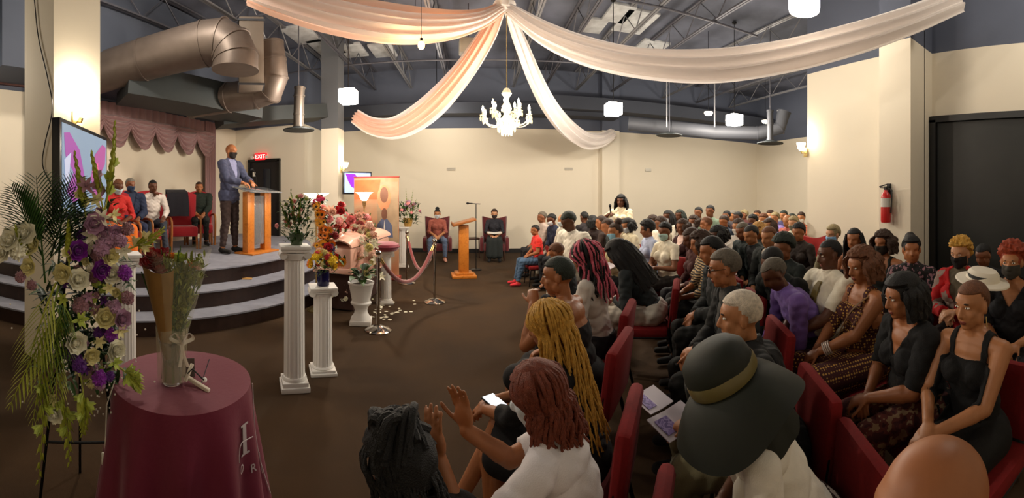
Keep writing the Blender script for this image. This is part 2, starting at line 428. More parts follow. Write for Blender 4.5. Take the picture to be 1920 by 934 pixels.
# big elbow duct upper left
A = atp(250, 110, 6.4); B = atp(400, 80, 5.9)
el = [atp(150, 150, 7.2), atp(270, 112, 6.6), atp(385, 82, 6.1), atp(416, 78, 6.0), atp(434, 90, 5.95), atp(442, 110, 5.9), atp(441, 130, 5.9)]
duct('large round silver elbow duct at the upper left above the stage', el, .34, galv)
t = thing('duct_box', 'tall beige metal duct box beside the silver elbow duct', 'duct box', atp(470, 105, 6.75), R(35))
m = MB(); m.rbox((0, 0, 0), (.4, .5, 1.12), .012); m.build('box_body', M('beige_duct_metal', (140, 128, 116), .5, metal=.3), t)
for zz in (.5, -.54): MB().box((0, 0, zz), (.44, .54, .03)).build('flange', galvd, t)
sp = [atp(503, 85, 7.0), atp(508, 115, 7.0), atp(512, 145, 7.0), atp(505, 168, 7.1), atp(480, 176, 7.3), atp(430, 183, 7.3), atp(360, 196, 8.0)]
duct('round spiral duct curving down beside the beige duct box', sp, .27, galv)
t = thing('rectangular_duct', 'long dark rectangular duct running below the ceiling over stage', 'duct', (0, 0, 0))
m = MB()
def bar(m, a, b, w, h):
    a = Vector(a); b = Vector(b); d = (b - a); L = d.length; yaw = math.atan2(d.y, d.x); pt = -math.asin(d.z / L)
    m.box((a + b) / 2, (L, w, h), (0, pt, yaw))
bar(m, atp(230, 160, 7.0), atp(470, 205, 8.0), .9, .5); bar(m, atp(410, 225, 8.4), atp(600, 212, 9.3), .7, .3)
m.build('duct_body', dkd, t, smooth=False)
duct('grey vertical pipe duct ending in a flat diffuser', [atp(562, 165, 7.6), atp(561, 180, 7.6), atp(560, 215, 7.6), atp(560, 238, 7.6)], .1, M('pipe_grey', (130, 122, 114), .35, metal=.7))
def diffuser(x, y, r, lab, s=.3):
    t = thing('air_diffuser', lab, 'air diffuser', atp(x, y, r), 0, 'flat round ceiling diffusers')
    m = MB(); m.lathe([(.1, .06), (.13, .04), (s * .8, .01), (s, 0), (s, -.02), (s * .8, -.01), (.05, -.03), (.02, -.03)], 20); m.build('louvre', dkd, t); m = MB(); m.tube([(0, 0, .03), (0, 0, ZT - t.location.z)], .012, 6); m.build('hanging_rod', steel, t)
diffuser(560, 243, 7.6, 'dark flat diffuser under the vertical pipe near the stage')
duct('long round grey duct under the ceiling over the right rows', [atp(1180, 232, 10), atp(1260, 240, 10.0), atp(1340, 248, 10.0), atp(1420, 250, 10.0), atp(1462, 240, 10.0), atp(1470, 210, 10)], .17, galvd)
duct('thin grey drop duct hanging in front of the right pendant', [atp(1444, 208, 9), atp(1444, 232, 9), atp(1444, 262, 9)], .07, galvd)
diffuser(1444, 268, 9, 'dark flat diffuser at the right end of the long duct')
diffuser(1255, 253, 9.2, 'dark flat diffuser left of the long round duct')
for x, lab in ((1250, 'left'), (1340, 'right')):
    t = thing('duct_hanger', 'thin steel duct hanger strap at the long duct, the %s one' % lab, 'hanger', atp(x, 215, 9.6), 0)
    m = MB(); m.box((0, 0, .45), (.03, .01, 1.5)); m.build('strap', steel_l, t, smooth=False)
t = thing('ceiling_speaker', 'small pale box hung high left of the swag hub', 'speaker', atp(878, 88, 7.6), R(8))
m = MB(); m.rbox((0, 0, 0), (.34, .25, .28), .02); m.build('speaker_box', M('pale_grey_plastic', (150, 148, 138), .6), t)
m = MB(); m.box((0, 0, .45), (.02, .02, .75)); m.build('hanging_rod', steel, t)

# ------------------------------------------------------------------ draped fabric swags
def sheer(name, col, tr):
    m = bpy.data.materials.new(name); m.use_nodes = True; nt = m.node_tree; b = nt.nodes['Principled BSDF']
    b.inputs['Base Color'].default_value = lin(col); b.inputs['Roughness'].default_value = .7; b.inputs['Sheen Weight'].default_value = .3
    tl = nt.nodes.new('ShaderNodeBsdfTranslucent'); tl.inputs['Color'].default_value = lin(col)
    mx = nt.nodes.new('ShaderNodeMixShader'); mx.inputs[0].default_value = tr
    nt.links.new(b.outputs[0], mx.inputs[1]); nt.links.new(tl.outputs[0], mx.inputs[2]); nt.links.new(mx.outputs[0], nt.nodes['Material Output'].inputs[0])
    return m
white_sheer = sheer('ivory_sheer_fabric', (250, 244, 240), .45)
peach_sheer = sheer('peach_sheer_fabric', (250, 216, 196), .45)
def cr(pts, n):
    """Catmull-Rom through points"""
    P = [Vector(p) for p in pts]; P = [P[0] * 2 - P[1]] + P + [P[-1] * 2 - P[-2]]; out = []
    for i in range(1, len(P) - 2):
        for k in range(n):
            t = k / n; a, b, c, d = P[i - 1:i + 3]
            out.append(.5 * ((2 * b) + (c - a) * t + (2 * a - 5 * b + 4 * c - d) * t * t + (3 * b - a - 3 * c + d) * t ** 3))
    out.append(P[-2]); return out
def swag(label, px, widths, rs, mat, mat2):
    pts = [atp(x, y, r) for (x, y), r in zip(px, rs)]
    P = cr(pts, 14); W = cr([(w, 0, 0) for w in widths], 14); n = len(P)
    t = thing('fabric_swag', label, 'fabric swag', (0, 0, 0), 0, 'pale fabric swags gathered at the ceiling hub')
    fr = []
    for i, p in enumerate(P):
        d = (P[min(i + 1, n - 1)] - P[max(i - 1, 0)]).normalized(); s = Vector((d.y, -d.x, 0)); s = s.normalized() if s.length > 1e-6 else Vector((1, 0, 0))
        nn = s.cross(d).normalized(); fr.append((p, nn, s))
    for j in range(2):
        def f(u, v, j=j):
            k = u * (n - 1); i = min(int(k), n - 2); q = k - i
            p = fr[i][0].lerp(fr[i + 1][0], q); nn = fr[i][1].lerp(fr[i + 1][1], q); s = fr[i][2].lerp(fr[i + 1][2], q); w = W[i].x * (1 - q) + W[i + 1].x * q
            a = (v - .5) * (1 if j == 0 else .8)
            fold = .13 * w * math.sin(v * PI * (7 + j) + u * 3 + j)
            return p + nn * (a * w) + s * (math.cos(v * PI - PI / 2) * w * .32 * (1 if j == 0 else -.6) + fold)
        m = MB(); m.grid(f, 90, 26); m.build('outer_layer' if j == 0 else 'inner_layer', mat if j == 0 else mat2, t)
swag('pale peach swag running from the ceiling hub to the upper left', [(942, 14), (905, 34), (850, 46), (780, 48), (700, 40), (610, 22), (530, -2), (470, -24)], (.2, .3, .42, .5, .52, .5, .48, .45), (6.8, 6.6, 6.2, 5.8, 5.4, 5.1, 4.9, 4.8), peach_sheer, white_sheer)
swag('narrow peach swag falling from the hub to the far left column', [(940, 18), (915, 62), (870, 132), (820, 190), (775, 225), (735, 241), (695, 236), (665, 218)], (.18, .36, .44, .52, .52, .46, .4, .34), (6.9, 7.1, 7.4, 7.8, 8.2, 8.6, 9.0, 9.2), white_sheer, peach_sheer)
swag('narrow ivory swag falling from the hub toward the far pilaster', [(952, 22), (972, 75), (1000, 145), (1032, 205), (1065, 243), (1098, 263), (1128, 262), (1150, 250)], (.18, .32, .42, .5, .52, .5, .4, .3), (6.9, 7.4, 8.1, 8.9, 9.8, 10.6, 11.2, 11.5), white_sheer, white_sheer)
swag('wide ivory swag sweeping from the hub to the right wall', [(955, 18), (1020, 62), (1100, 96), (1200, 118), (1330, 124), (1460, 108), (1590, 76), (1700, 40), (1800, 0)], (.2, .34, .4, .42, .46, .44, .42, .36, .3), (6.7, 6.1, 5.6, 5.2, 4.9, 4.75, 4.7, 4.75, 4.9), white_sheer, white_sheer)
hb = atp(946, 8, 6.85)
t = thing('swag_hub', 'round fabric ceiling hub where the four swags gather', 'swag hub', hb)
m = MB(); m.lathe([(.06, -.1), (.16, -.07), (.2, 0), (.12, .08), (.03, .12), (.02, .55)], 20, fn=lambda a, i, z: 1 + .08 * math.sin(a * 9)); m.build('gather', white_sheer, t)

# ------------------------------------------------------------------ chandelier
glow = M('warm_bulb_glow', (255, 236, 205), .4, emit=60, ecol=(255, 226, 180))
crys = M('crystal_glass', (255, 246, 214), .06, trans=.55, emit=.45, ecol=(255, 235, 180), ior=1.5)
gold = M('pale_gold_metal', (214, 190, 130), .25, metal=.9)
cc = atp(950, 215, 6.85)
ch = thing('chandelier', 'crystal chandelier with candle lamps hanging below the fabric hub', 'chandelier', cc)
m = MB(); m.tube([(0, 0, .42), (0, 0, ZT - cc.z)], .008, 6); m.build('hanging_chain', gold, ch)
m = MB(); m.lathe([(.01, .46), (.05, .44), (.09, .36), (.05, .3), (.035, .24), (.07, .16), (.09, .1), (.05, .02), (.05, -.06), (.12, -.1), (.15, -.14), (.1, -.2), (.03, -.27), (.01, -.3)], 16)
m.build('centre_stem', crys, ch)
bulb_me = None
pend = MB(); pend.lathe([(.001, 0), (.011, -.02), (.014, -.045), (.008, -.07), (.001, -.085)], 6); pend_me = pend.mesh('pendant_drop'); pend_me.materials.append(crys)
tiers = [(8, .42, -.02), (6, .25, .1)]
for n, rad, zz in tiers:
    for k in range(n):
        a = 2 * PI * (k + .3) / n; ca, sa = math.cos(a), math.sin(a)
        arm = [(ca * r_, sa * r_, z_) for r_, z_ in ((.04, -.1 + zz), (rad * .35, -.17 + zz), (rad * .7, -.17 + zz), (rad * .95, -.1 + zz), (rad, -.03 + zz))]
        m = MB(); m.tube(cr(arm, 5), .011, 6); m.lathe([(.012, 0), (.05, .012), (.055, .02), (.02, .01)], 12, (ca * rad, sa * rad, -.03 + zz)); m.lathe([(.014, 0), (.014, .07)], 8, (ca * rad, sa * rad, -.02 + zz)); ar = m.build('arm', crys, ch)
        m = MB(); m.lathe([(.008, 0), (.02, .025), (.021, .045), (.012, .075), (.002, .1)], 10, (ca * rad, sa * rad, .05 + zz)); m.build('candle_bulb', glow, ar)
        for q in range(4):
            aa = a + q * PI / 2; put('crystal_drop', pend_me, ar, (ca * rad + .045 * math.cos(aa), sa * rad + .045 * math.sin(aa), -.03 + zz))
for k in range(22):
    a = 2 * PI * k / 22; rr_ = .15 if k % 2 else .09
    m = put('crystal_drop', pend_me, ch, (rr_ * math.cos(a), rr_ * math.sin(a), -.14 - (.06 if k % 2 == 0 else 0))); m.scale = (1.3, 1.3, 1.9)
lamp('chandelier_light', cc + Vector((0, 0, .25)), 90, (1, .87, .68), .25)
lamp('chandelier_low_light', cc + Vector((0, -.1, -.42)), 60, (1, .87, .68), .2)

# ------------------------------------------------------------------ pendants and bulbs
shade_g = M('bright_pendant_glass', (255, 250, 240), .4, emit=22, ecol=(255, 246, 228))
dkm = M('dark_metal', (40, 40, 42), .4, metal=.8)
def pendant(x, y, r, lab, s=.28, power=160):
    p = atp(x, y, r); t = thing('pendant_lamp', lab, 'pendant lamp', p, 0, 'bright square glass pendant lamps')
    m = MB(); m.rbox((0, 0, 0), (s, s, s * .82), .02); m.build('glass_shade', shade_g, t)
    m = MB(); m.rbox((0, 0, s * .45), (s * .55, s * .55, .03), .005); m.tube([(0, 0, s * .45), (0, 0, ZT - p.z - .05)], .008, 6); m.lathe([(.05, ZT - p.z - .06), (.05, ZT - p.z - .03)], 12); m.build('stem', dkm, t)
    l = lamp('pendant_light', p + Vector((0, 0, -s * .75)), power, (1, .9, .77), .12)
pendant(653, 181, 6.8, 'square glass pendant lamp above the left column and casket')
pendant(1150, 205, 7.6, 'square glass pendant lamp right of the chandelier')
pendant(1377, 225, 8.6, 'square glass pendant lamp over the far right rows')
p = atp(1508, 18, 5.0); t = thing('crystal_pendant', 'round crystal drum lamp at the top edge above the rows', 'pendant lamp', p)
m = MB(); m.lathe([(.19, .13), (.2, .12), (.2, .02), (.19, -.02)], 28, fn=lambda a, i, z: 1 + .03 * math.sin(a * 14), cap=False); m.build('crystal_band', M('crystal_glow', (255, 250, 235), .2, emit=1.6, ecol=(235, 240, 255)), t)
m = MB(); m.lathe([(.01, -.07), (.1, -.05), (.15, 0), (.15, .1)], 20); m.build('glass_bowl', M('bowl_glow', (255, 244, 214), .3, emit=2.2, ecol=(250, 240, 205)), t)
m = MB(); m.tube([(0, 0, .1), (0, 0, ZT - p.z - .02)], .01, 6); m.build('stem', dkm, t)
lamp('crystal_pendant_light', p + Vector((0, 0, -.22)), 42, (1, .9, .76), .15)
amber = M('amber_bulb', (255, 190, 110), .4, emit=26, ecol=(255, 170, 80))
for x, y, r, lab in ((790, 85, 5.6, 'small amber bulb hanging below the left peach swag'), (779, 33, 5.4, 'small amber bulb glowing behind the left peach swag')):
    p = atp(x, y, r + (1.2 if y < 50 else 0)); t = thing('hanging_bulb', lab, 'bulb', p)
    m = MB(); m.ell((0, 0, 0), (.05, .05, .06), 14, 10); m.build('bulb', amber, t)
    m = MB(); m.lathe([(.02, .05), (.02, .1)], 10); m.tube([(0, 0, .1), (0, 0, ZT - p.z - .03)], .004, 5); m.build('cord', dkm, t)
    lamp('amber_light', p + Vector((0, 0, -.1)), 16, (1, .55, .22), .05)
# wall sconces
scg = M('sconce_glow', (255, 240, 215), .4, emit=16, ecol=(255, 232, 190))
def sconce(p, nrm, lab, power=25, s=1.):
    n = Vector(nrm).normalized(); t = thing('wall_sconce', lab, 'wall lamp', p, math.atan2(n.y, n.x))
    m = MB(); m.rbox((.01, 0, 0), (.02, .1 * s, .16 * s), .005); m.tube([(.01, 0, 0), (.08, 0, -.02), (.1, 0, .02)], .01, 6); m.build('bracket', gold, t)
    m = MB(); m.lathe([(.03 * s, 0), (.06 * s, .04), (.08 * s, .13 * s)], 16, (.1, 0, .03)); m.build('glass_shade', scg, t)
    lamp('sconce_light', Vector(p) + n * .14 + Vector((0, 0, .26 * s)), power, (1, .86, .66), .06)
sconce((-3.28, 2.12, 2.42), (1, 0, 0), 'lit wall sconce on the left column above the screen', 13, 1.2)
sconce((c3.x + .18, c3.y, 2.3), (1, 0, 0), 'lit wall sconce on the far column above the small screen', 9)
sconce(atp(1511, 286, 7.03), (-1, .25, 0), 'lit wall sconce near the corner beside the right wall', 10)
# two real drop lamps on the far right; the others added as fill light
for (x, y, z, pw) in ((-5.0, 1.2, 3.4, 34), (4.2, .2, 4.5, 62), (7.6, 8.6, 3.7, 90), (5.0, 7.6, 3.45, 70), (-3.4, 3.2, 4.9, 150), (-1.0, 10.2, 3.9, 60), (3.6, 3.2, 4.9, 8)):
    t = thing('drop_and_fill_lamp', 'round drop or added fill lamp near the deck at %.0f' % (x * 10), 'ceiling lamp', (x, y, z + .12))
    t['label'] = {-5.0: 'unseen fill lamp added high over the flower stand', 4.2: 'unseen fill lamp added high over the right front seats', 7.6: 'small round drop lamp over the far wing rows', 5.0: 'small round drop lamp left of the right square pendant', -3.4: 'unseen fill lamp added over the stage edge', -1.0: 'small round fill lamp added near the far wall', 3.6: 'unseen fill lamp added near the right wall'}[x]
    m = MB(); m.lathe([(.001, -.06), (.07, -.05), (.1, -.01), (.1, .02)], 20); m.build('diffuser', M('drop_and_fill_glow', (255, 246, 230), .4, emit=6, ecol=(255, 240, 215)), t)
    m = MB(); m.tube([(0, 0, .02), (0, 0, ZT - z - .14)], .008, 6); m.build('stem', dkm, t)
    lamp('drop_and_fill_light', (x, y, z - .1), pw, (1, .9, .76), .15)

# ------------------------------------------------------------------ wall fittings
t = thing('fire_extinguisher', 'red fire extinguisher hanging on the right cream column', 'fire extinguisher', atp(1668, 386, 5.35) + Vector((-.02, 0, 0)), R(180))
t.location = (4.66, 4.76 / math.tan(th(1668)) , 1.56)
red = M('extinguisher_red', (176, 26, 24), .3)
m = MB(); m.lathe([(.03, -.24), (.066, -.23), (.07, -.2), (.07, .1), (.06, .15), (.03, .19), (.022, .21)], 20); m.build('cylinder_body', red, t)
m = MB(); m.lathe([(.071, -.02), (.071, .1)], 20, cap=False); m.build('label_band', M('label_grey', (190, 186, 178), .6), t)
m = MB(); m.box((0, 0, .235), (.035, .04, .05)); m.box((.02, -.03, .27), (.02, .12, .015), (.25, 0, 0)); m.box((.02, -.03, .24), (.02, .1, .012), (-.1, 0, 0)); m.build('valve', dkm, t, smooth=False)
m = MB(); m.tube(cr([(0, .03, .23), (.0, .09, .2), (.02, .1, .05), (.01, .085, -.1)], 6), .01, 8); m.build('hose', M('black_rubber', (18, 18, 18), .5), t)
m = MB(); m.box((-.08, 0, .1), (.03, .05, .4)); m.box((-.06, 0, .2), (.04, .12, .02)); m.build('bracket', dkm, t, smooth=False)
# small vents high on the far wall
for x, lab in ((846, 'small grey vent on the far wall left of the chandelier'), (1066, 'small grey vent on the far wall right of the chandelier')):
    p = atp(x, 317, 1); t = thing('wall_vent', lab, 'vent', (D * math.tan(th(x)), D - .012, H + (Y0 - 317) / F * D / math.cos(th(x))))
    m = MB(); m.rbox((0, 0, 0), (.26, .02, .08), .004)
    for k in range(4): m.box((0, -.012, -.03 + k * .02), (.23, .01, .006), (.5, 0, 0))
    m.build('vent_grille', M('vent_grey', (190, 184, 172), .6), t, smooth=False)
t = thing('thermostat_box', 'small white wall box on the far wall right of the pilaster', 'wall box', (D * math.tan(th(1215)), D - .02, H + (Y0 - 319) / F * D / math.cos(th(1215))))
MB().rbox((0, 0, 0), (.2, .05, .1), .01).build('cover', M('box_white', (205, 200, 188), .6), t)

# ------------------------------------------------------------------ screens
def screen(label, a, b, z0, z1, bg, blobs, emit=.9):
    a = Vector(a); b = Vector(b); d = b - a; L = d.length; t = thing('wall_screen', label, 'screen', (a + b) / 2 + Vector((0, 0, (z0 + z1) / 2)), math.atan2(d.y, d.x))
    h = z1 - z0
    m = MB(); m.rbox((0, .03, 0), (L, .07, h), .01); m.build('bezel', M('black_plastic', (20, 22, 28), .3), t)
    m = MB(); m.box((0, -.006, 0), (L - .07, .004, h - .07)); m.build('display', M(label[:8] + '_picture', bg, .4, emit=emit, ecol=bg), t, smooth=False)
    for i, (pts, c) in enumerate(blobs):
        m = MB(); n = len(pts); W, Hh = (L - .08) / 2, (h - .08) / 2
        m.add([(x * W, -.010 - .0006 * i, y * Hh) for x, y in pts], [tuple(range(n))]); m.build('picture_shape', M('picture_%d_%d_%d' % c, c, .5, emit=emit, ecol=c), t, smooth=False)
    m = MB(); m.box((0, .12, 0), (.2, .16, .2)); m.build('mount', dkm, t, smooth=False)
    return t
wingL = [(-.15, -.1), (-.35, .5), (-.75, .85), (-.95, .8), (-.9, .3), (-.6, -.05), (-.85, -.5), (-.6, -.8), (-.3, -.6)]
wingR = [(-x, y) for x, y in wingL][::-1]
sa, sb = at(111, 2.95), at(200, 4.05)
screen('large flat screen with a pink butterfly picture by the left column', sa, sb, 1.52, 2.28, (124, 152, 184), [(wingL, (150, 60, 165)), (wingR, (160, 70, 150)), ([(.2, .05), (.5, .3), (.55, .05), (.35, -.2)], (225, 90, 150)), ([(-.9, -.4), (-.95, .2), (-.7, .4), (-.8, -.3)], (190, 200, 235))], .38)
sa, sb = at(643, 9.0), at(697, 9.25)
screen('small flat screen with a violet butterfly wing behind the banner', sa, sb, 1.72, 2.24, (150, 180, 250), [([(-.95, .95), (-.2, .9), (.1, .3), (.2, -.3), (-.1, -.7), (-.5, -.4), (-.75, .2)], (120, 10, 220))], 1.1)
t = thing('hanging_cable', 'thin dark cable running down the left column', 'cable', (0, 0, 0))
q = [(x, y) for x, y in ((64, -5), (72, 70), (90, 150), (98, 205), (84, 270), (80, 310), (95, 345))]
m = MB(); m.tube(cr([Vector((-3.4 - .0, 1.845, 0)) + Vector((0, 0, 0)) if False else Vector((1.845 * math.tan(th(x)), 1.845, H + (Y0 - y) / F * 1.845 / math.cos(th(x)))) for x, y in q], 8), .006, 6); m.build('cable_run', dkm, t)
# ------------------------------------------------------------------ podium, microphones, lectern
oak = Mlerp('honey_oak', [(172, 98, 30), (196, 120, 44), (182, 106, 36)], 'noise', 9, .35, dist=1.5, hard=False)
clearp = M('clear_acrylic', (225, 230, 235), .08, trans=.85, alpha=1., ior=1.3)
pA = atz(466, 476, STZ); pB = atz(498, 470, STZ)
mid = (pA + pB) / 2; yaw = math.atan2((pB - pA).y, (pB - pA).x)
po = thing('podium', 'oak podium with two upright posts and clear acrylic top on stage', 'podium', mid, yaw); po.location.z = STZ
hw = (pB - pA).length / 2
for s in (-1, 1):
    m = MB(); m.rbox((s * hw, 0, .56), (.2, .12, 1.12), .008); m.build('post', oak, po)
m = MB(); m.rbox((0, 0, .015), (hw * 2 + .3, .42, .03), .006); m.build('foot', oak, po)
m = MB(); m.rbox((0, -.02, 1.16), (hw * 2 + .42, .46, .02), .004, (.22, 0, 0)); m.build('reading_top', clearp, po)
m = MB(); m.rbox((0, -.03, .6), (hw * 2 - .1, .012, .9), .002); m.build('front_panel', clearp, po)
m = MB(); m.tube(cr([(.02, .05, 1.15), (.0, .02, 1.35), (-.1, .0, 1.5), (-.16, 0, 1.53)], 6), .006, 6); m.tube([(-.14, 0, 1.535), (-.22, 0, 1.52)], .02, 8); m.build('gooseneck_microphone', dkm, po)
lp = atz(869, 519, 0)
lc = thing('lectern', 'slanted-top oak lectern on the carpet before the far wall', 'lectern', lp, R(8))
m = MB(); m.rbox((0, 0, .03), (.5, .46, .06), .01); m.rbox((0, 0, .08), (.36, .34, .05), .01); m.build('base', oak, lc)
m = MB(); m.rbox((0, 0, .58), (.2, .2, 1.0), .008); m.build('post', oak, lc)
m = MB(); m.rbox((0, 0, 1.14), (.5, .44, .05), .01, (0, -.26, 0)); m.rbox((-.235, 0, 1.11), (.03, .44, .06), .006, (0, -.26, 0)); m.build('slanted_top', M('top_oak', (150, 92, 46), .4), lc)
mp = atz(884, 512, 0) + Vector((.1, .35, 0))
t = thing('microphone_stand', 'thin boom microphone stand behind the oak lectern', 'microphone stand', mp)
m = MB(); m.tube([(0, 0, .02), (0, 0, 1.5)], .01, 8); m.build('pole', dkm, t)
m = MB(); m.lathe([(.13, 0), (.13, .015), (.02, .03)], 20); m.build('base', dkm, t)
m = MB(); m.tube([(.1, 0, 1.5), (-.12, -.02, 1.51)], .009, 8); m.build('boom', dkm, t)
m = MB(); m.tube([(-.08, -.02, 1.51), (-.16, -.02, 1.515)], .014, 8); m.ell((-.19, -.02, 1.515), (.035, .026, .026), 10, 8); m.build('microphone', dkm, t)

# ------------------------------------------------------------------ pedestals
plaster = M('white_plaster', (232, 230, 226), .5, bump=.05, bscale=40)
def pedestal(x, yb, h, w, lab, group='white fluted column pedestals', r=None, seg=64):
    p = atz(x, yb, 0) if r is None else at(x, r)
    t = thing('fluted_pedestal', lab, 'pedestal', p, -th(x) + .12, group)
    m = MB(); m.rbox((0, 0, h * .018), (w, w, h * .036), .006); m.rbox((0, 0, h * .05), (w * .9, w * .9, h * .03), .006); m.build('base', plaster, t)
    rr = w * .38
    m = MB(); m.lathe([(rr * 1.12, h * .065), (rr * 1.15, h * .075), (rr * 1.05, h * .09)] , 32)
    m.lathe([(rr, h * .09), (rr * .98, h * .2), (rr * .93, h * .9)], 96, fn=lambda a, i, z: 1 - .07 * abs(math.sin(a * 9)) ** .7)
    m.build('fluted_shaft', plaster, t)
    m = MB(); m.lathe([(rr * .95, h * .9), (rr * 1.05, h * .905), (rr * 1.05, h * .915), (rr * 1.3, h * .94), (rr * 1.3, h * .95)], 32)
    for s in (-1, 1):
        m.lathe([(.02, -rr), (.034, -rr), (.034, rr), (.02, rr)], 14, (s * w * .42, 0, h * .935), (PI / 2, 0, 0))
    m.rbox((0, 0, h * .965), (w * .95, w * .95, h * .02), .004); m.rbox((0, 0, h * .987), (w * 1.04, w * 1.04, h * .026), .006); m.build('capital', plaster, t)
    t['top'] = h; return t
P1 = pedestal(552, 726, 1.26, .25, 'tallest white fluted pedestal, carrying the pink and green flowers')
P2 = pedestal(605, 697, .83, .25, 'shorter white fluted pedestal under the blue vase of flowers')
P4 = pedestal(724, 568, .82, .22, 'white fluted pedestal topped by the burgundy cushion')
P5 = pedestal(754, 500, .95, .3, 'white pedestal by the banner, under the lavender arrangement')
P6 = pedestal(236, 735, 1.2, .24, 'white fluted pedestal behind the round burgundy table')
P7 = pedestal(628, 574, .6, .24, 'low white pedestal half hidden among the casket flowers')
# urn planter
up = atz(677, 606, 0)
t = thing('urn_planter', 'white urn-shaped planter on a square foot holding a green plant', 'planter', up, .2)
m = MB(); m.rbox((0, 0, .03), (.28, .28, .06), .008); m.build('base', plaster, t)
m = MB(); m.lathe([(.13, .06), (.12, .09), (.09, .14), (.085, .18), (.1, .23), (.135, .26), (.14, .28), (.12, .3), (.14, .4), (.165, .52), (.175, .53), (.175, .55), (.15, .55), (.14, .5)], 28); m.build('bowl', plaster, t)
m = MB(); m.lathe([(.145, .5), (.14, .51), (.01, .52)], 16); m.build('soil', M('soil', (40, 28, 20), .95), t)

# ------------------------------------------------------------------ flowers
def petal(m, base, d, up, L, w, curl=.3, nseg=4):
    """one curved petal with pointed end"""
    d = Vector(d).normalized(); up = Vector(up); s = d.cross(up)
    s = s.normalized() if s.length > 1e-6 else d.orthogonal().normalized(); up = s.cross(d)
    vs = []; base = Vector(base)
    for i in range(nseg + 1):
        u = i / nseg; wid = w * math.sin(PI * min(1, .12 + u * .88)) ** .8; z = curl * L * u * u
        p = base + d * (L * u) + up * z
        vs += [p - s * wid / 2 + up * wid * .12, p - up * .02 * w, p + s * wid / 2 + up * wid * .12]
    fs = []
    for i in range(nseg):
        a = i * 3; fs += [(a, a + 1, a + 4, a + 3), (a + 1, a + 2, a + 5, a + 4)]
    m.add(vs, fs)
def rose_mesh(name, r=.05, layers=4, seed=1, closed=.6):
    rnd = random.Random(seed); m = MB()
    m.ell((0, 0, r * .35), (r * .4, r * .4, r * .5), 8, 6)
    for l in range(layers):
        n = 4 + l; f = l / max(1, layers - 1)
        for k in range(n):
            a = 2 * PI * (k + l * .5) / n + rnd.uniform(-.15, .15); el = R(78 - (78 - 12) * f * (1.2 - closed * .4))
            d = Vector((math.cos(a) * math.cos(el), math.sin(a) * math.cos(el), math.sin(el)))
            petal(m, (math.cos(a) * r * .08, math.sin(a) * r * .08, 0), d, Vector((-math.cos(a) * math.sin(el), -math.sin(a) * math.sin(el), math.cos(el))), r * (1. + .25 * f), r * (.9 + .35 * f), .28, 4)
    return m.mesh(name)
def carn_mesh(name, r=.045, seed=2):
    m = MB(); m.ell((0, 0, r * .3), (r, r, r * .75), 30, 20, fn=lambda d: .95 + .5 * fbm(d, 5.5, seed) + .16 * math.sin(math.atan2(d.y, d.x) * 11 + d.z * 9) * (1 - abs(d.z))); return m.mesh(name)
def star_mesh(name, r=.07, n=6, seed=3):
    m = MB(); rnd = random.Random(seed)
    for k in range(n):
        a = 2 * PI * k / n + rnd.uniform(-.1, .1); el = R(rnd.uniform(15, 40))
        petal(m, (0, 0, 0), (math.cos(a) * math.cos(el), math.sin(a) * math.cos(el), math.sin(el)), (0, 0, 1), r, r * .42, -.25 if k % 2 else .1, 5)
    for k in range(5):
        a = 2 * PI * k / 5; m.tube([(0, 0, 0), (math.cos(a) * r * .2, math.sin(a) * r * .2, r * .5)], .0015, 4)
    return m.mesh(name)
def daisy_mesh(name, r=.05, n=14):
    m = MB()
    for l in range(2):
        for k in range(n):
            a = 2 * PI * (k + l * .5) / n; petal(m, (math.cos(a) * r * .25, math.sin(a) * r * .25, l * .004), (math.cos(a), math.sin(a), .25 + .2 * l), (0, 0, 1), r * (.8 - .1 * l), r * .22, .1, 3)
    m.cur = 1; m.ell((0, 0, .006), (r * .32, r * .32, r * .16), 12, 8)
    return m.mesh(name)
def lam(n, c, **k): return M('petal_' + n, c, .6, noise=.18, nscale=25, sheen=.2, **k)
FM = {'white': lam('white', (236, 232, 208)), 'cream': lam('cream', (232, 222, 160)), 'purple': lam('purple', (128, 22, 150)), 'violet': lam('violet', (88, 24, 120)), 'lav': lam('lavender', (176, 132, 160)),
      'pink': lam('pink', (236, 150, 150)), 'blush': lam('blush', (240, 196, 176)), 'red': lam('red', (196, 20, 34)), 'dred': lam('dark_red', (150, 12, 26)), 'orange': lam('orange', (236, 130, 24)), 'yellow': lam('yellow', (246, 204, 20)),
      'magenta': lam('magenta', (210, 30, 100)), 'indigo': lam('indigo', (58, 36, 92)), 'gold': lam('gold', (232, 158, 24)), 'lime': lam('lime', (168, 182, 70)), 'mauve': lam('mauve', (148, 104, 112))}
GR = {'leaf': M('leaf_green', (52, 84, 32), .5, noise=.35, nscale=14), 'dark': M('dark_leaf', (24, 52, 22), .45, noise=.3, nscale=14), 'light': M('light_leaf', (122, 142, 50), .5, noise=.25, nscale=14), 'yel': M('yellow_green_leaf', (158, 164, 52), .5, noise=.2, nscale=14)}
BL = {'rose': rose_mesh('rose_bloom'), 'rose2': rose_mesh('rose_bloom', .05, 5, 5, .2), 'carn': carn_mesh('carnation_bloom'), 'carn2': carn_mesh('carnation_bloom', .04, 7), 'star': star_mesh('lily_bloom'), 'star2': star_mesh('lily_bloom', .055, 6, 9), 'daisy': daisy_mesh('daisy_bloom')}
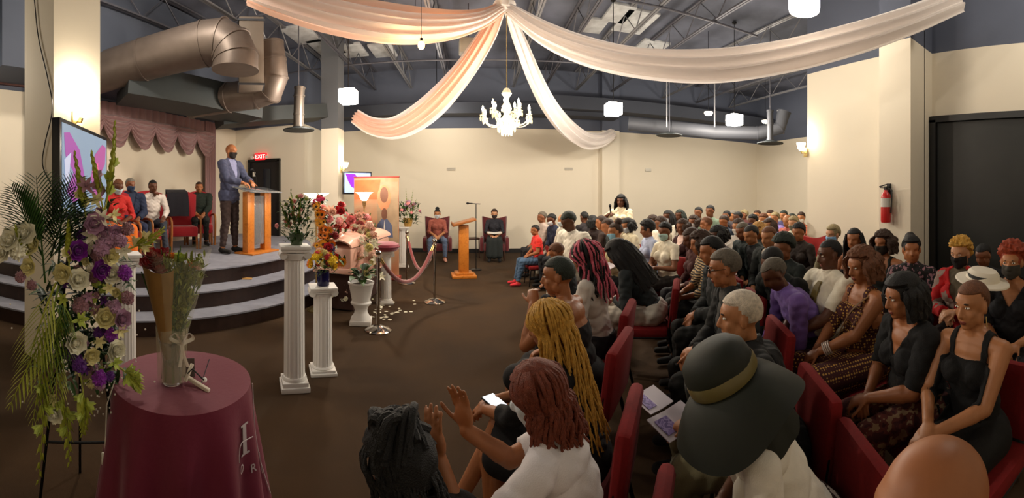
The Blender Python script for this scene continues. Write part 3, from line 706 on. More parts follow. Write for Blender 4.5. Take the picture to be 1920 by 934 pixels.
def bloom(parent, kind, col, p, d, s=1., name=None, cen=None):
    o = bpy.data.objects.new({'rose': 'rose', 'rose2': 'rose', 'carn': 'carnation', 'carn2': 'carnation', 'star': 'lily', 'star2': 'lily', 'daisy': 'daisy'}[kind], BL[kind]); COL.objects.link(o); o.parent = parent
    q = Vector(d).to_track_quat('Z', 'Y'); o.rotation_mode = 'QUATERNION'; o.rotation_quaternion = q; o.location = p; o.scale = (s, s, s)
    if not BL[kind].materials:
        BL[kind].materials.append(FM['white'])
        if kind == 'daisy': BL[kind].materials.append(M('daisy_eye', (60, 34, 14), .8))
    o.material_slots[0].link = 'OBJECT'; o.material_slots[0].material = FM[col]
    return o
def leafblade(m, p, d, L, w, droop=.3, n=5):
    p = Vector(p); d = Vector(d).normalized(); s = d.cross(Vector((0, 0, 1))); s = s.normalized() if s.length > 1e-4 else Vector((1, 0, 0))
    up = s.cross(d); vs = []
    for i in range(n + 1):
        u = i / n; q = p + d * L * u - Vector((0, 0, 1)) * droop * L * u * u; wd_ = w * math.sin(PI * (.08 + .92 * u)) * .5
        vs += [q - s * wd_ + up * wd_ * .25, q - up * wd_ * .1, q + s * wd_ + up * wd_ * .25]
    m.add(vs, [f for i in range(n) for f in ((i * 3, i * 3 + 1, i * 3 + 4, i * 3 + 3), (i * 3 + 1, i * 3 + 2, i * 3 + 5, i * 3 + 4))])
def foliage(parent, name, mat, spots, L, w, rnd, out=None, n=6):
    m = MB()
    for p, d, k in spots:
        for _ in range(k):
            dd = (Vector(d).normalized() + Vector((rnd.uniform(-.8, .8), rnd.uniform(-.8, .8), rnd.uniform(-.5, .8)))).normalized()
            leafblade(m, Vector(p) + Vector([rnd.uniform(-.02, .02) for _ in range(3)]), dd, L * rnd.uniform(.6, 1.2), w * rnd.uniform(.7, 1.2), rnd.uniform(0, .5))
    o = m.build(name, mat, parent); o['kind'] = 'stuff'; return o
def gladiolus(parent, p0, p1, col, bend=(0, 0, 0), n=9, s=1., stem='light'):
    """a flower spike: stem with alternating buds, opening toward the foot"""
    p0 = Vector(p0); p1 = Vector(p1); pc = (p0 + p1) / 2 + Vector(bend); g = MB()
    B = lambda u: p0 * (1 - u) ** 2 + pc * 2 * u * (1 - u) + p1 * u * u
    g.tube([B(i / 10) for i in range(11)], [.005 * s * (1 - i / 14) for i in range(11)], 6)
    L = (p1 - p0).length
    for i in range(n):
        u = .3 + .68 * i / (n - 1); c = B(u); t = (B(min(1, u + .02)) - B(u - .02)).normalized(); o = t.orthogonal().normalized(); o = Matrix.Rotation(i * PI + .5, 3, t) @ o
        k = (1.15 - .75 * (i / (n - 1))) * s
        leafblade(g, c, t + o * .45, .085 * k, .035 * k, 0, 4); g.ell(c + t * .03 * k + o * .014 * k, (.011 * k, .011 * k, .032 * k), 6, 5, t.to_track_quat('Z', 'Y').to_matrix())
    st_ = g.build('gladiolus_spike', GR[stem], parent)
    for i in range(3):
        m = MB(); u = .3 + .14 * i; c = B(u); t = (B(u + .02) - B(u)).normalized(); o = Matrix.Rotation(i * PI + .5, 3, t) @ t.orthogonal().normalized()
        for k in range(6):
            a = 2 * PI * k / 6; d = (o + t * .6).normalized(); e = d.orthogonal().normalized(); e = Matrix.Rotation(a, 3, d) @ e
            petal(m, c, d + e * .7, d, .06 * s, .032 * s, .1, 4)
        m.build('gladiolus_floret', FM[col], st_)
    return st_
def frond(parent, p0, p1, L, mat, n=22, droop=.2, w=.012, bend=(0, 0, 0), nrm=(0, -1, 0), name='palm_frond', ang=55):
    p0 = Vector(p0); p1 = Vector(p1); pc = (p0 + p1) / 2 + Vector(bend); B = lambda u: p0 * (1 - u) ** 2 + pc * 2 * u * (1 - u) + p1 * u * u
    m = MB(); m.tube([B(i / 8) for i in range(9)], [.006 * (1 - i / 11) for i in range(9)], 5)
    nr = Vector(nrm)
    for i in range(n):
        u = .15 + .85 * i / n; c = B(u); t = (B(min(1, u + .03)) - B(u - .03)).normalized(); s = t.cross(nr).normalized()
        ll = L * math.sin(PI * (.25 + .7 * u)) * (.9 + .2 * ((i * 7) % 5) / 5)
        for sg in (-1, 1):
            d = (t * math.cos(R(ang)) + s * sg * math.sin(R(ang)) + nr * .08)
            leafblade(m, c, d, ll, w * 1.3, droop, 4)
    return m.build(name, mat, parent)
rnd = random.Random(11)
# ---- the big standing spray on the left
CR_ = at(150, 1.85); fs_ = thing('standing_flower_spray', 'tall standing spray of white, purple and lavender flowers with palm fronds', 'flower arrangement', at(150, 1.95), -th(150))
yawf = -th(150)
inv = Matrix.Rotation(-yawf, 3, 'Z')
def FL(x, y, dr=0.):
    """a point of the left spray's front, given where the photo shows it; local coordinates of the spray"""
    r = 1.95 + dr; return inv @ (atp(x, y, r) - at(150, 1.95))
m = MB(); 
for x in (-.22, .22): m.tube([(x * .2, .12, 1.55), (x, .06, 0)], .008, 8)
m.tube([(0, .12, 1.55), (0, .5, 0)], .008, 8); m.tube([(-.17, .07, .45), (.17, .07, .45)], .007, 8)
m.build('wire_easel', M('black_wire', (22, 22, 22), .4, metal=.7), fs_)
spots = []
for _ in range(170):
    x = rnd.gauss(165, 38); y = rnd.uniform(380, 720)
    if y > 560: x = rnd.gauss(165, 30)
    spots.append((FL(x, y, rnd.uniform(.0, .16)), (rnd.uniform(-1, 1), -.6, rnd.uniform(-.6, .8)), 3))
foliage(fs_, 'foliage', GR['leaf'], spots, .09, .022, rnd)
foliage(fs_, 'dark_foliage', GR['dark'], [(FL(rnd.gauss(150, 36), rnd.uniform(400, 700), rnd.uniform(.08, .2)), (rnd.uniform(-1, 1), -.5, .1), 3) for _ in range(110)], .11, .03, rnd)
blossoms = [  # x, y, kind, colour, size
 (144, 468, 'rose', 'purple', .95), (190, 505, 'rose2', 'purple', .85), (232, 513, 'carn', 'purple', .8), (238, 430, 'carn', 'mauve', .7), (207, 628, 'carn', 'purple', .75), (150, 683, 'carn2', 'violet', .9), (185, 708, 'carn', 'purple', .8), (205, 705, 'carn2', 'violet', .6),
 (178, 420, 'rose', 'lav', .95), (205, 450, 'carn', 'lav', 1.0), (190, 465, 'carn', 'lav', .9), (225, 452, 'carn2', 'lav', .8), (215, 436, 'rose2', 'lav', .7), (196, 435, 'rose', 'lav', .8), (150, 575, 'carn', 'mauve', .9), (226, 598, 'rose', 'lav', .9), (238, 560, 'carn2', 'mauve', .8), (214, 575, 'carn', 'lav', .7),
 (147, 525, 'rose', 'white', 1.0), (120, 512, 'rose2', 'cream', .9), (210, 515, 'rose', 'white', .95), (205, 480, 'rose2', 'cream', .8), (198, 598, 'rose', 'cream', .95), (142, 640, 'rose', 'white', 1.0), (120, 615, 'rose2', 'cream', .8), (215, 655, 'rose2', 'white', .9), (170, 665, 'rose', 'cream', .8), (105, 775, 'rose2', 'white', .8), (100, 748, 'star2', 'cream', .8),
 (22, 452, 'rose', 'white', 1.1), (48, 440, 'rose2', 'white', 1.1), (62, 462, 'rose', 'cream', .9), (57, 500, 'rose', 'cream', .8), (10, 470, 'rose2', 'white', 1.0), (38, 470, 'carn', 'white', 1.1),
 (190, 410, 'star', 'white', .8), (175, 440, 'star', 'white', .9), (232, 470, 'star2', 'white', .9), (212, 402, 'star2', 'cream', .8), (180, 375, 'star2', 'cream', .9), (160, 350, 'star', 'mauve', .8), (150, 600, 'star2', 'lime', .9), (225, 620, 'star2', 'cream', .8), (205, 540, 'star2', 'cream', .7), (168, 555, 'star2', 'lav', .7), (120, 560, 'star2', 'lime', .8), (185, 640, 'star2', 'cream', .8), (160, 690, 'star2', 'violet', .7), (215, 680, 'star2', 'lime', .8), (40, 520, 'carn2', 'mauve', .7), (60, 535, 'carn2', 'mauve', .6), (130, 665, 'carn2', 'violet', .7), (100, 690, 'carn2', 'mauve', .6), (175, 520, 'carn2', 'mauve', .6)]
for x, y, k, c, s in blossoms:
    bloom(fs_, k, c, FL(x, y, -.05 + rnd.uniform(-.03, .02)), (rnd.uniform(-.5, .5) + (x - 150) / 200, -1, rnd.uniform(-.1, .5)), s * .95)
for _ in range(60):
    x = rnd.gauss(182, 30); y = rnd.uniform(395, 720); bloom(fs_, rnd.choice(['carn2', 'rose2', 'star2', 'carn']), rnd.choice(['lav', 'mauve', 'cream', 'white', 'violet', 'lime', 'mauve']), FL(x, y, .0), (rnd.uniform(-.8, .8), -1, rnd.uniform(-.3, .6)), rnd.uniform(.4, .7))
for x0, y0, x1, y1, c, bx in ((190, 420, 215, 232, 'lime', (.03, -.02, 0)), (165, 430, 140, 290, 'cream', (0, 0, 0)), (230, 470, 305, 432, 'cream', (0, -.03, -.02)), (195, 400, 172, 290, 'lav', (0, 0, 0)), (130, 520, 128, 420, 'cream', (0, 0, 0)), (225, 690, 262, 728, 'lime', (0, 0, .02)), (150, 700, 155, 815, 'lime', (.03, -.06, 0)), (85, 640, 72, 905, 'lime', (.02, -.06, 0)), (110, 700, 130, 870, 'lime', (.02, -.02, 0)), (65, 500, 30, 430, 'cream', (0, 0, 0))):
    gladiolus(fs_, FL(x0, y0, -.03), FL(x1, y1, -.08), c, bx, 11, .95, 'yel')
for x0, y0, x1, y1, L, m_ in ((85, 530, 68, 330, .30, 'leaf'), (95, 480, 150, 330, .20, 'dark'), (80, 480, 20, 350, .18, 'leaf'), (110, 500, 120, 345, .2, 'dark')):
    frond(fs_, FL(x0, y0, -.02), FL(x1, y1, -.04), L, GR[m_], 20, .12, .020, (0, -.04, .02), (0, -1, 0), 'palm_frond', 42)
for x0, y0, x1, y1, L, m_ in ((105, 530, 50, 690, .20, 'yel'), (110, 535, 70, 760, .19, 'light'), (115, 550, 105, 700, .14, 'leaf'), (100, 600, 15, 770, .12, 'yel'), (120, 560, 125, 680, .12, 'light'), (95, 620, 60, 800, .12, 'yel'), (110, 640, 105, 780, .11, 'yel')):
    frond(fs_, FL(x0, y0, -.04), FL(x1, y1, -.08), L, GR[m_], 10, .3, .009, (0, -.05, .05), (0, -1, 0), 'drooping_fern', 30)
m = MB()
for _ in range(160):
    p = FL(rnd.gauss(165, 50), rnd.uniform(560, 780), rnd.uniform(-.05, .1)); m.ell(p, (.005, .005, .005), 5, 4)
o = m.build('baby_breath', M('baby_breath_white', (222, 214, 200), .7), fs_); o['kind'] = 'stuff'
m = MB(); m.rbox(FL(197, 860, .0), (.035, .01, .06), .004); m.tube([FL(197, 845), FL(200, 760), FL(215, 715)], .003, 5); m.build('ribbon_tag', M('white_ribbon', (225, 220, 205), .6), fs_)

# ---- round table with burgundy cloth
burg = M('burgundy_cloth', (108, 20, 48), .62, sheen=.15, bump=.1, bscale=50)
TC = at(340, 2.08); TR = .355; TH = .75
tb = thing('round_table', 'small round table standing under the burgundy cloth', 'table', TC, -th(340))
m = MB(); m.lathe([(.001, TH - .03), (TR - .02, TH - .03), (TR - .012, TH - .02), (TR - .012, TH - .008), (.001, TH - .008)], 40); m.build('tabletop', M('table_wood', (90, 62, 40), .5), tb)
for k in range(4):
    a = PI / 4 + k * PI / 2; m = MB(); m.tube([(math.cos(a) * .2, math.sin(a) * .2, TH - .03), (math.cos(a) * .27, math.sin(a) * .27, 0)], .014, 10); m.build('leg', dkm, tb)
tcl = thing('tablecloth', 'burgundy cloth with silver lettering draped over the round table', 'tablecloth', TC, -th(340))
def cloth_r(a, u): return TR + .004 + u * (.075 + .05 * math.sin(a * 11) + .02 * math.sin(a * 5 + 1))
def cl(a_, v):
    a = a_ * 2 * PI
    if v < .35: q = v / .35; return (TR * q * math.cos(a), TR * q * math.sin(a), TH + .001)
    q = (v - .35) / .65; u = q ** .75; r_ = cloth_r(a, q) if q > .03 else TR + .003
    return (r_ * math.cos(a), r_ * math.sin(a), TH - q * (TH - .01) - (.0 if q else 0))
m = MB(); m.grid(cl, 180, 40); m.build('cloth_drape', burg, tcl)
def on_cloth(a, z, off=.006):
    q = 1 - (z - .01) / (TH - .01) if z < TH else 0; r_ = cloth_r(a, max(0, min(1, q))) + off; return (r_ * math.cos(a), r_ * math.sin(a), z)
silver = M('silver_thread', (190, 176, 178), .4, sheen=.3)
def text_on(parent, s, size, a0, z0, name='lettering', fontshear=0., mat=None):
    c = bpy.data.curves.new('t', 'FONT'); c.body = s; c.size = size; c.align_x = 'CENTER'; c.extrude = .0008; c.shear = fontshear; c.resolution_u = 6
    o = bpy.data.objects.new('t', c); COL.objects.link(o); dg = bpy.context.evaluated_depsgraph_get(); me = bpy.data.meshes.new_from_object(o.evaluated_get(dg)); bpy.data.objects.remove(o)
    for v in me.vertices:
        a = a0 + v.co.x / (TR + .06); p = on_cloth(a, z0 + v.co.y, .010 + v.co.z); v.co = p
    me.materials.clear(); me.materials.append(mat or silver); return put(name, me, parent)
def px_on_cloth(x, y):
    """where the sight line of the photo's point meets the cloth (azimuth, height)"""
    best = None
    for i in range(720):
        a = -PI + i * PI / 360
        for q in (0,):
            z = .4
            for _ in range(4):
                p = Vector(on_cloth(a, z, 0)); w_ = tcl_m @ p; r_ = math.hypot(w_.x, w_.y); z = max(.03, min(.74, H + (Y0 - y) / F * r_))
            p = tcl_m @ Vector(on_cloth(a, z, 0)); xx = X0 + F * math.atan2(p.x, p.y)
            nr = Vector((p.x - TC.x, p.y - TC.y)).dot(Vector((-p.x, -p.y)))
            if nr > 0 and (best is None or abs(xx - x) < best[0]): best = (abs(xx - x), a, z)
    return best[1], best[2]
tcl_m = Matrix.Translation(TC) @ Matrix.Rotation(-th(340), 4, 'Z')
def serif_H(a0, z0, h):
    m = MB()
    def q(x, y): return on_cloth(a0 + x / (TR + .06), z0 + y, .009)
    for x, w in ((0, .028),): 
        m.grid(lambda u, v: q(x + (u - .5) * w, v * h), 3, 10, thick=.002)
    for yy in (0, h):
        m.grid(lambda u, v: q((u - .5) * .062, yy - .004 + v * .008), 6, 2, thick=.002)
    m.tube([q(-.075 + .0, -.0), q(-.072, .03), q(-.055, .055), q(-.03, .065), q(.015, .06), q(.06, .055)], .0022, 5)
    return m
try:
    a0, z0 = px_on_cloth(456, 850); m = serif_H(a0, z0, .135); m.build('monogram', silver, tcl)
    a1, z1 = px_on_cloth(450, 886); text_on(tcl, 'O', .055, a1, z1)
    a1, z1 = px_on_cloth(473, 884); text_on(tcl, 'R', .055, a1, z1)
    m = MB(); m.tube([on_cloth(px_on_cloth(485, 870)[0], z, .012) for z in (.45, .4, .35)], .002, 4)
    for x, yt, yb in ((474, 735, 905),):
        aa, _ = px_on_cloth(x, 800); m.tube([on_cloth(aa + .02 * i, .74 - i * .05, .008) for i in range(14)], .003, 5)
    m.build('silver_piping', silver, tcl)
except Exception as e: print('cloth', e)

# ---- bouquet in a glass vase on that table
bv = thing('wrapped_bouquet', 'cellophane-wrapped roses and greenery in a glass vase on burgundy table', 'bouquet', at(322, 2.02, TH + .003), -th(322))
glass = M('vase_glass', (235, 238, 235), .05, trans=.9, ior=1.3)
cello = M('cellophane', (236, 232, 205), .12, trans=.0, alpha=.13)
m = MB(); m.lathe([(.001, 0), (.045, 0), (.052, .01), (.05, .12), (.062, .2), (.07, .22), (.066, .22), (.056, .19), (.045, .12), (.045, .015), (.001, .012)], 28); m.build('glass_vase', glass, bv)
m = MB(); m.lathe([(.001, .015), (.043, .016), (.044, .1), (.001, .1)], 20); m.build('water', M('vase_water', (150, 140, 110), .1, trans=.5), bv)
m = MB()
for k in range(26):
    a = k * 2.4; rr_ = .012 + .02 * (k % 3); m.tube([(math.cos(a) * rr_, math.sin(a) * rr_, .02), (math.cos(a) * rr_ * .6, math.sin(a) * rr_ * .6, .2), (math.cos(a) * (.05 + rr_ * 2), math.sin(a) * (.03 + rr_), .5 + .06 * (k % 4))], .0035, 5)
m.build('stems', GR['leaf'], bv)
kraft = M('kraft_paper', (136, 100, 48), .7, noise=.1)
m = MB(); m.grid(lambda u, v: ((.028 + v * .075) * math.cos(PI * .75 + u * PI * .95) - .02 - v * .03, (.03 + v * .07) * math.sin(PI * .75 + u * PI * .95) - .01, .15 + v * .44 + .02 * math.sin(u * 6)), 20, 12, thick=.002); m.build('kraft_wrap', kraft, bv)
m = MB(); m.grid(lambda u, v: ((.04 + v * .125 + .006 * math.sin(u * 40)) * math.cos(u * 2 * PI) + .035 * v, (.04 + v * .11) * math.sin(u * 2 * PI), .12 + v * .54 + .03 * v * math.sin(u * 14)), 60, 10); m.build('cellophane_wrap', cello, bv)
rr = random.Random(5)
for i in range(9):
    bloom(bv, 'rose', 'dred', (-.085 + rr.uniform(-.04, .05), rr.uniform(-.06, .04), .59 + rr.uniform(-.02, .05)), (rr.uniform(-.5, .3), -.5, 1), .85)
bloom(bv, 'rose', 'orange', (.005, -.04, .635), (0, -.4, 1), .5); bloom(bv, 'rose2', 'red', (-.02, -.03, .64), (-.2, -.4, 1), .45); bloom(bv, 'rose', 'lime', (.035, -.05, .63), (.3, -.6, 1), .6); bloom(bv, 'carn2', 'orange', (.1, -.03, .6), (.3, -.5, 1), .5); bloom(bv, 'rose2', 'blush', (.12, -.02, .58), (.5, -.4, 1), .5)
foliage(bv, 'greenery', M('soft_green', (128, 136, 56), .6, noise=.35, nscale=30), [((rr.uniform(-.04, .16) * (z - .1) * 2, rr.uniform(-.07, .04) * (z - .05) * 2, z), (rr.uniform(-.3, .6), -.2, 1), 3) for z in [rr.uniform(.28, .62) for _ in range(260)]], .055, .018, rr)
m = MB(); m.grid(lambda u, v: ((.072 + .014 * math.sin(u * 31) * v) * math.cos(u * 2 * PI), (.07 + .014 * math.cos(u * 29) * v) * math.sin(u * 2 * PI), .02 + v * .26), 48, 12); m.build('crinkled_wrap', M('crinkled_cellophane', (200, 188, 160), .25, alpha=.32), bv)
m = MB()
for sg in (-1, 1):
    m.tube(cr([(.05, -.04, .2), (.05 + sg * .03, -.07, .27), (.05 + sg * .055, -.05, .24), (.05, -.045, .2), (.06 + sg * .02, -.05, .1)], 8), .009, 6, flat=.25)
m.build('ribbon_bow', M('white_satin', (232, 226, 212), .35, sheen=.4), bv)
# small ribbon-tied card lying beside the vase
t = thing('card_pick', 'fallen white card pick with a ribbon beside the vase on the table', 'card holder', at(368, 2.0, TH + .004), -th(368) + .3)
m = MB(); m.rbox((0, -.02, .012), (.02, .16, .02), .006, (.12, 0, .5)); m.rbox((-.03, .03, .05), (.012, .02, .09), .004, (0, .6, .5)); m.build('card_body', M('card_white', (214, 204, 186), .6), t)
m = MB(); m.tube([(-.05, .05, .02), (-.02, 0, .08), (.03, -.03, .03)], .004, 6); m.tube([(.02, -.02, .01), (.09, .06, .09)], .0025, 5); m.build('wire', dkm, t)
m = MB(); m.ell((.04, -.01, .02), (.014, .01, .014), 10, 8); m.build('bead', plaster, t)
t = thing('paper_scrap', 'dark folded card standing on the table right of the vase', 'card', at(352, 2.1, TH + .004), .8)
m = MB(); m.box((0, .012, .045), (.07, .002, .09), (.25, 0, 0)); m.box((0, -.012, .045), (.07, .002, .09), (-.25, 0, 0)); m.build('folded_card', M('card_dark', (74, 58, 52), .5), t, smooth=False)

# ---- arrangements on pedestals
def arrangement(x, y, r, lab, cols, n, sz, spread, leafm, seed, base=None, nm='flower_arrangement', glad=(), nleaf=60, leafL=.1, vase=None, zoff=0.):
    rn = random.Random(seed); p = atp(x, y, r)
    t = thing(nm, lab, 'flower arrangement', p, -th(x))
    if vase: vase(t)
    sp = []
    for _ in range(nleaf):
        a = rn.uniform(0, 2 * PI); rr_ = rn.uniform(.1, 1) ** .6; z = rn.uniform(-.2, 1)
        sp.append(((math.cos(a) * rr_ * spread[0] * .75, math.sin(a) * rr_ * spread[1] * .75, zoff + z * spread[2] * .9), (math.cos(a), math.sin(a), .6), 3))
    foliage(t, 'foliage', GR[leafm], sp, leafL, leafL * .22, rn)
    for i in range(n):
        a = rn.uniform(0, 2 * PI); el = rn.uniform(-.15, 1.4); d = Vector((math.cos(a) * math.cos(el), math.sin(a) * math.cos(el) - .3, math.sin(el)))
        k, c = rn.choice(cols); bloom(t, k, c, (d.x * spread[0], d.y * spread[1], zoff + spread[2] * .25 + d.z * spread[2] * .8), d, sz * rn.uniform(.75, 1.2))
    for dx, dz, c in glad: gladiolus(t, (dx * .2, 0, zoff), (dx, -.03, zoff + dz), c, (0, 0, 0), 9, .8)
    return t
def pot(c, r_, h, m_): 
    def f(t):
        m = MB(); m.lathe([(.001, 0), (r_ * .7, 0), (r_, h), (r_ * .9, h), (r_ * .6, .01), (.001, .01)], 20); m.build('pot', m_, t)
    return f
ptop = P1.location
rr1 = math.hypot(ptop.x, ptop.y)
arrangement(556, Y0 + F * (H - 1.262) / rr1, rr1, 'loose green arrangement with pink tips on the tallest pedestal', [('carn2', 'pink'), ('star2', 'blush'), ('star2', 'cream'), ('carn2', 'lime')], 14, .5, (.17, .15, .34), 'leaf', 21, glad=((-.05, .4, 'pink'), (.04, .36, 'pink'), (-.14, .28, 'pink')), nleaf=130, leafL=.085, vase=pot(None, .07, .1, M('green_pot', (70, 84, 60), .5)), zoff=.08)
ptop = P2.location; rr2 = math.hypot(ptop.x, ptop.y)
blue = M('cobalt_vase', (24, 22, 66), .15)
va = arrangement(606, Y0 + F * (H - .832) / rr2, rr2, 'cobalt blue vase of yellow and red flowers on the shorter pedestal', [('rose', 'yellow'), ('rose2', 'yellow'), ('rose', 'yellow'), ('carn', 'red'), ('rose2', 'cream'), ('carn', 'orange'), ('carn', 'yellow')], 24, .75, (.12, .1, .16), 'leaf', 5, nleaf=40, leafL=.08, vase=lambda t: MB().lathe([(.001, 0), (.055, 0), (.06, .01), (.06, .14), (.052, .14), (.05, .01), (.001, .01)], 20).build('vase', blue, t), zoff=.15)
ptop = P5.location; rr5 = math.hypot(ptop.x, ptop.y)
arrangement(765, Y0 + F * (H - .952) / rr5, rr5, 'lavender and green arrangement on the pedestal beside the banner', [('carn2', 'lav'), ('star2', 'mauve'), ('star2', 'lav'), ('carn2', 'pink')], 26, .9, (.3, .2, .42), 'leaf', 31, glad=((-.05, .75, 'lav'), (.12, .72, 'white'), (.2, .5, 'lav')), nleaf=80, leafL=.16, vase=pot(None, .12, .2, M('gold_pot', (190, 150, 80), .4)), zoff=.15)
# broad-leaved plant in the urn
t = thing('potted_plant', 'broad-leaved green plant growing in the white urn planter', 'plant', up + Vector((0, 0, .52)), .3)
rp = random.Random(4)
for i in range(16):
    a = i * 2.4; el = rp.uniform(.2, 1.2); d = Vector((math.cos(a) * math.cos(el), math.sin(a) * math.cos(el), math.sin(el))); m = MB()
    L = rp.uniform(.14, .26); m.tube([(0, 0, 0), d * L * .6 + Vector((0, 0, .05))], .004, 5); leafblade(m, d * L * .6 + Vector((0, 0, .05)), d, .19, .11, .5, 6); m.build('leaf', GR['leaf'] if i % 3 else GR['dark'], t)
# burgundy cushion
t = thing('round_cushion', 'round burgundy velvet cushion resting on the white pedestal', 'cushion', P4.location + Vector((0, 0, .822)))
vel = M('burgundy_velvet', (140, 30, 58), .6, sheen=.6)
m = MB(); m.lathe([(.001, 0), (.15, .0), (.2, .03), (.215, .07), (.2, .11), (.14, .135), (.001, .14)], 36, fn=lambda a, i, z: 1 + .012 * math.sin(a * 16)); m.build('velvet_cover', vel, t)
m = MB(); m.tube([(.212 * math.cos(a), .212 * math.sin(a), .07) for a in [2 * PI * k / 36 for k in range(36)]], .008, 6, closed=True); m.build('piping', M('velvet_piping', (104, 18, 40), .6), t)

# ---- casket with spray
cp = at(668, 6.6); ck = thing('casket', 'closed blush-pink casket on a draped bier under the flower spray', 'casket', cp, R(86))
pinkm = M('blush_casket_paint', (228, 178, 158), .28)
m = MB(); m.rbox((0, 0, .3), (1.55, .5, .56), .02); m.build('bier_skirt', M('bier_skirt', (58, 34, 28), .8), ck)
m = MB(); m.rbox((0, 0, .62), (1.95, .62, .08), .02); m.rbox((0, 0, .8), (1.9, .58, .3), .05); m.build('shell', pinkm, ck)
m = MB(); m.grid(lambda u, v: ((u - .5) * 1.96, -math.cos(v * PI) * .31, .96 + math.sin(v * PI) * .17 * (1 - abs(u - .5) ** 6 * 20)), 20, 14, thick=.02); m.build('lid', pinkm, ck)
for s in (-1, 1):
    m = MB(); m.tube([(-.8, s * .34, .78), (.8, s * .34, .78)], .014, 8)
    for k in range(5): m.tube([(-.7 + k * .35, s * .29, .8), (-.7 + k * .35, s * .34, .78)], .01, 6)
    m.build('carrying_rail', gold, ck)
def cluster(lab, pts, cols, sz, seed, leafm='leaf', jit=14, per=3, nleaf=2, nm='flower_spray', rj=.1):
    rn = random.Random(seed); x, y, r = pts[0]; o = at(x, r); t = thing(nm, lab, 'flower arrangement', (o.x, o.y, atp(x, y, r).z))
    org = Vector(t.location); sp = []
    for i, (x, y, r) in enumerate(pts):
        for k in range(per):
            p = atp(x + rn.gauss(0, jit), y + rn.gauss(0, jit * .6), r + rn.uniform(-rj, rj)) - org; d = Vector((rn.uniform(-.6, .6) - math.sin(th(x)), -1, rn.uniform(0, .8)))
            kk, c = cols[i % len(cols)] if rn.random() < .5 else rn.choice(cols); bloom(t, kk, c, p, d, sz * rn.uniform(.7, 1.2))
            sp.append((p + Vector((0, .08, 0)), (rn.uniform(-1, 1), -.3, rn.uniform(-.5, 1)), nleaf))
    foliage(t, 'foliage', GR[leafm], sp, .13 * sz / 1.2, .04, rn); return t, org
grid = []
rg = random.Random(8)
for _ in range(30): 
    a = rg.uniform(0, 2 * PI); q = rg.random() ** .5; grid.append((652 + math.cos(a) * 42 * q, 415 + math.sin(a) * 28 * q + .25 * math.cos(a) * 42 * q, 6.2 + .3 * math.cos(a)))
cluster('large blush, pink and red rose spray lying on the casket', grid, [('rose', 'blush'), ('rose2', 'pink'), ('rose', 'white'), ('rose', 'blush'), ('rose2', 'red'), ('carn', 'pink'), ('star', 'blush')], 1.15, 3, jit=6, per=2)
cluster('cream and blush flower garland hanging over the casket end', [(690, 430, 6.0), (697, 445, 5.9), (694, 458, 5.9), (690, 470, 5.85), (698, 490, 5.8), (690, 505, 5.8), (700, 515, 5.8), (684, 440, 6.0), (676, 452, 5.9)], [('rose', 'blush'), ('rose2', 'cream'), ('star', 'white'), ('carn', 'blush')], 1.1, 6, jit=7, per=4)
cluster('tall upright band of orange, red and purple flowers beside casket', [(600, 402, 5.0), (604, 418, 5.0), (612, 430, 5.0), (616, 445, 5.0), (604, 440, 5.0), (618, 462, 5.0), (606, 458, 5.0), (622, 480, 5.0), (610, 474, 5.0), (630, 492, 5.0), (592, 388, 5.0), (618, 492, 5.0), (604, 490, 5.0)], [('daisy', 'orange'), ('daisy', 'gold'), ('daisy', 'orange'), ('carn', 'dred'), ('carn', 'orange'), ('carn', 'indigo'), ('daisy', 'gold'), ('rose', 'red'), ('daisy', 'yellow')], 1.15, 9, jit=5, per=4)
cluster('small magenta and red flowers at the top of the band', [(594, 378, 5.3), (599, 372, 5.3), (590, 384, 5.3)], [('carn', 'magenta'), ('carn', 'red')], .9, 10, jit=3, per=3)
cluster('low white and blush flowers on the floor beside the bier', [(640, 530, 5.9), (652, 548, 5.9), (640, 560, 5.9), (625, 545, 5.9), (660, 520, 5.9)], [('rose', 'white'), ('star2', 'blush'), ('carn2', 'cream')], .8, 12, leafm='dark', jit=6, per=3, nleaf=4)
# scattered petals
m = MB(); rq = random.Random(3)
for _ in range(46):
    x = rq.gauss(728, 26); y = rq.uniform(560, 600); p = atz(x, y, .004); m.ell(p, (.03, .02, .004), 7, 4, (0, 0, rq.uniform(0, 3)))
o = m.build('scattered_petals', FM['white']); tag(o, 'white petals scattered on the dark carpet beside the stanchions', 'petals', kind='stuff')

# ---- torchiere lamps
def torchiere(x, y, r, lab, w):
    top = atp(x, y, r); t = thing('torchiere_lamp', lab, 'floor lamp', (top.x, top.y, 0)); z = top.z
    m = MB(); m.lathe([(.14, 0), (.14, .015), (.05, .04), (.02, .06)], 24); m.build('base', gold, t)
    m = MB(); m.tube([(0, 0, .05), (0, 0, z - .16)], .013, 10); m.lathe([(.013, .8), (.03, .84), (.013, .88)], 12); m.lathe([(.013, z - .3), (.03, z - .24), (.04, z - .16), (.013, z - .16)], 12); m.build('pole', gold, t)
    m = MB(); m.lathe([(.04, z - .16), (w * .45, z - .12), (w * .62, z - .04), (w, z), (w * .98, z + .005), (w * .6, z - .03), (w * .42, z - .11), (.03, z - .15)], 28, cap=False); m.build('bowl_shade', M('torchiere_glass', (255, 246, 228), .35, emit=3.2, ecol=(255, 232, 195)), t)
    lamp('torchiere_light', (top.x, top.y, z + .06), 18, (1, .86, .66), .08)
torchiere(593, 363, 5.9, 'lit white bowl torchiere lamp behind the orange flower band', .19)
torchiere(683, 361, 7.6, 'lit white bowl torchiere lamp before the portrait banner', .17)

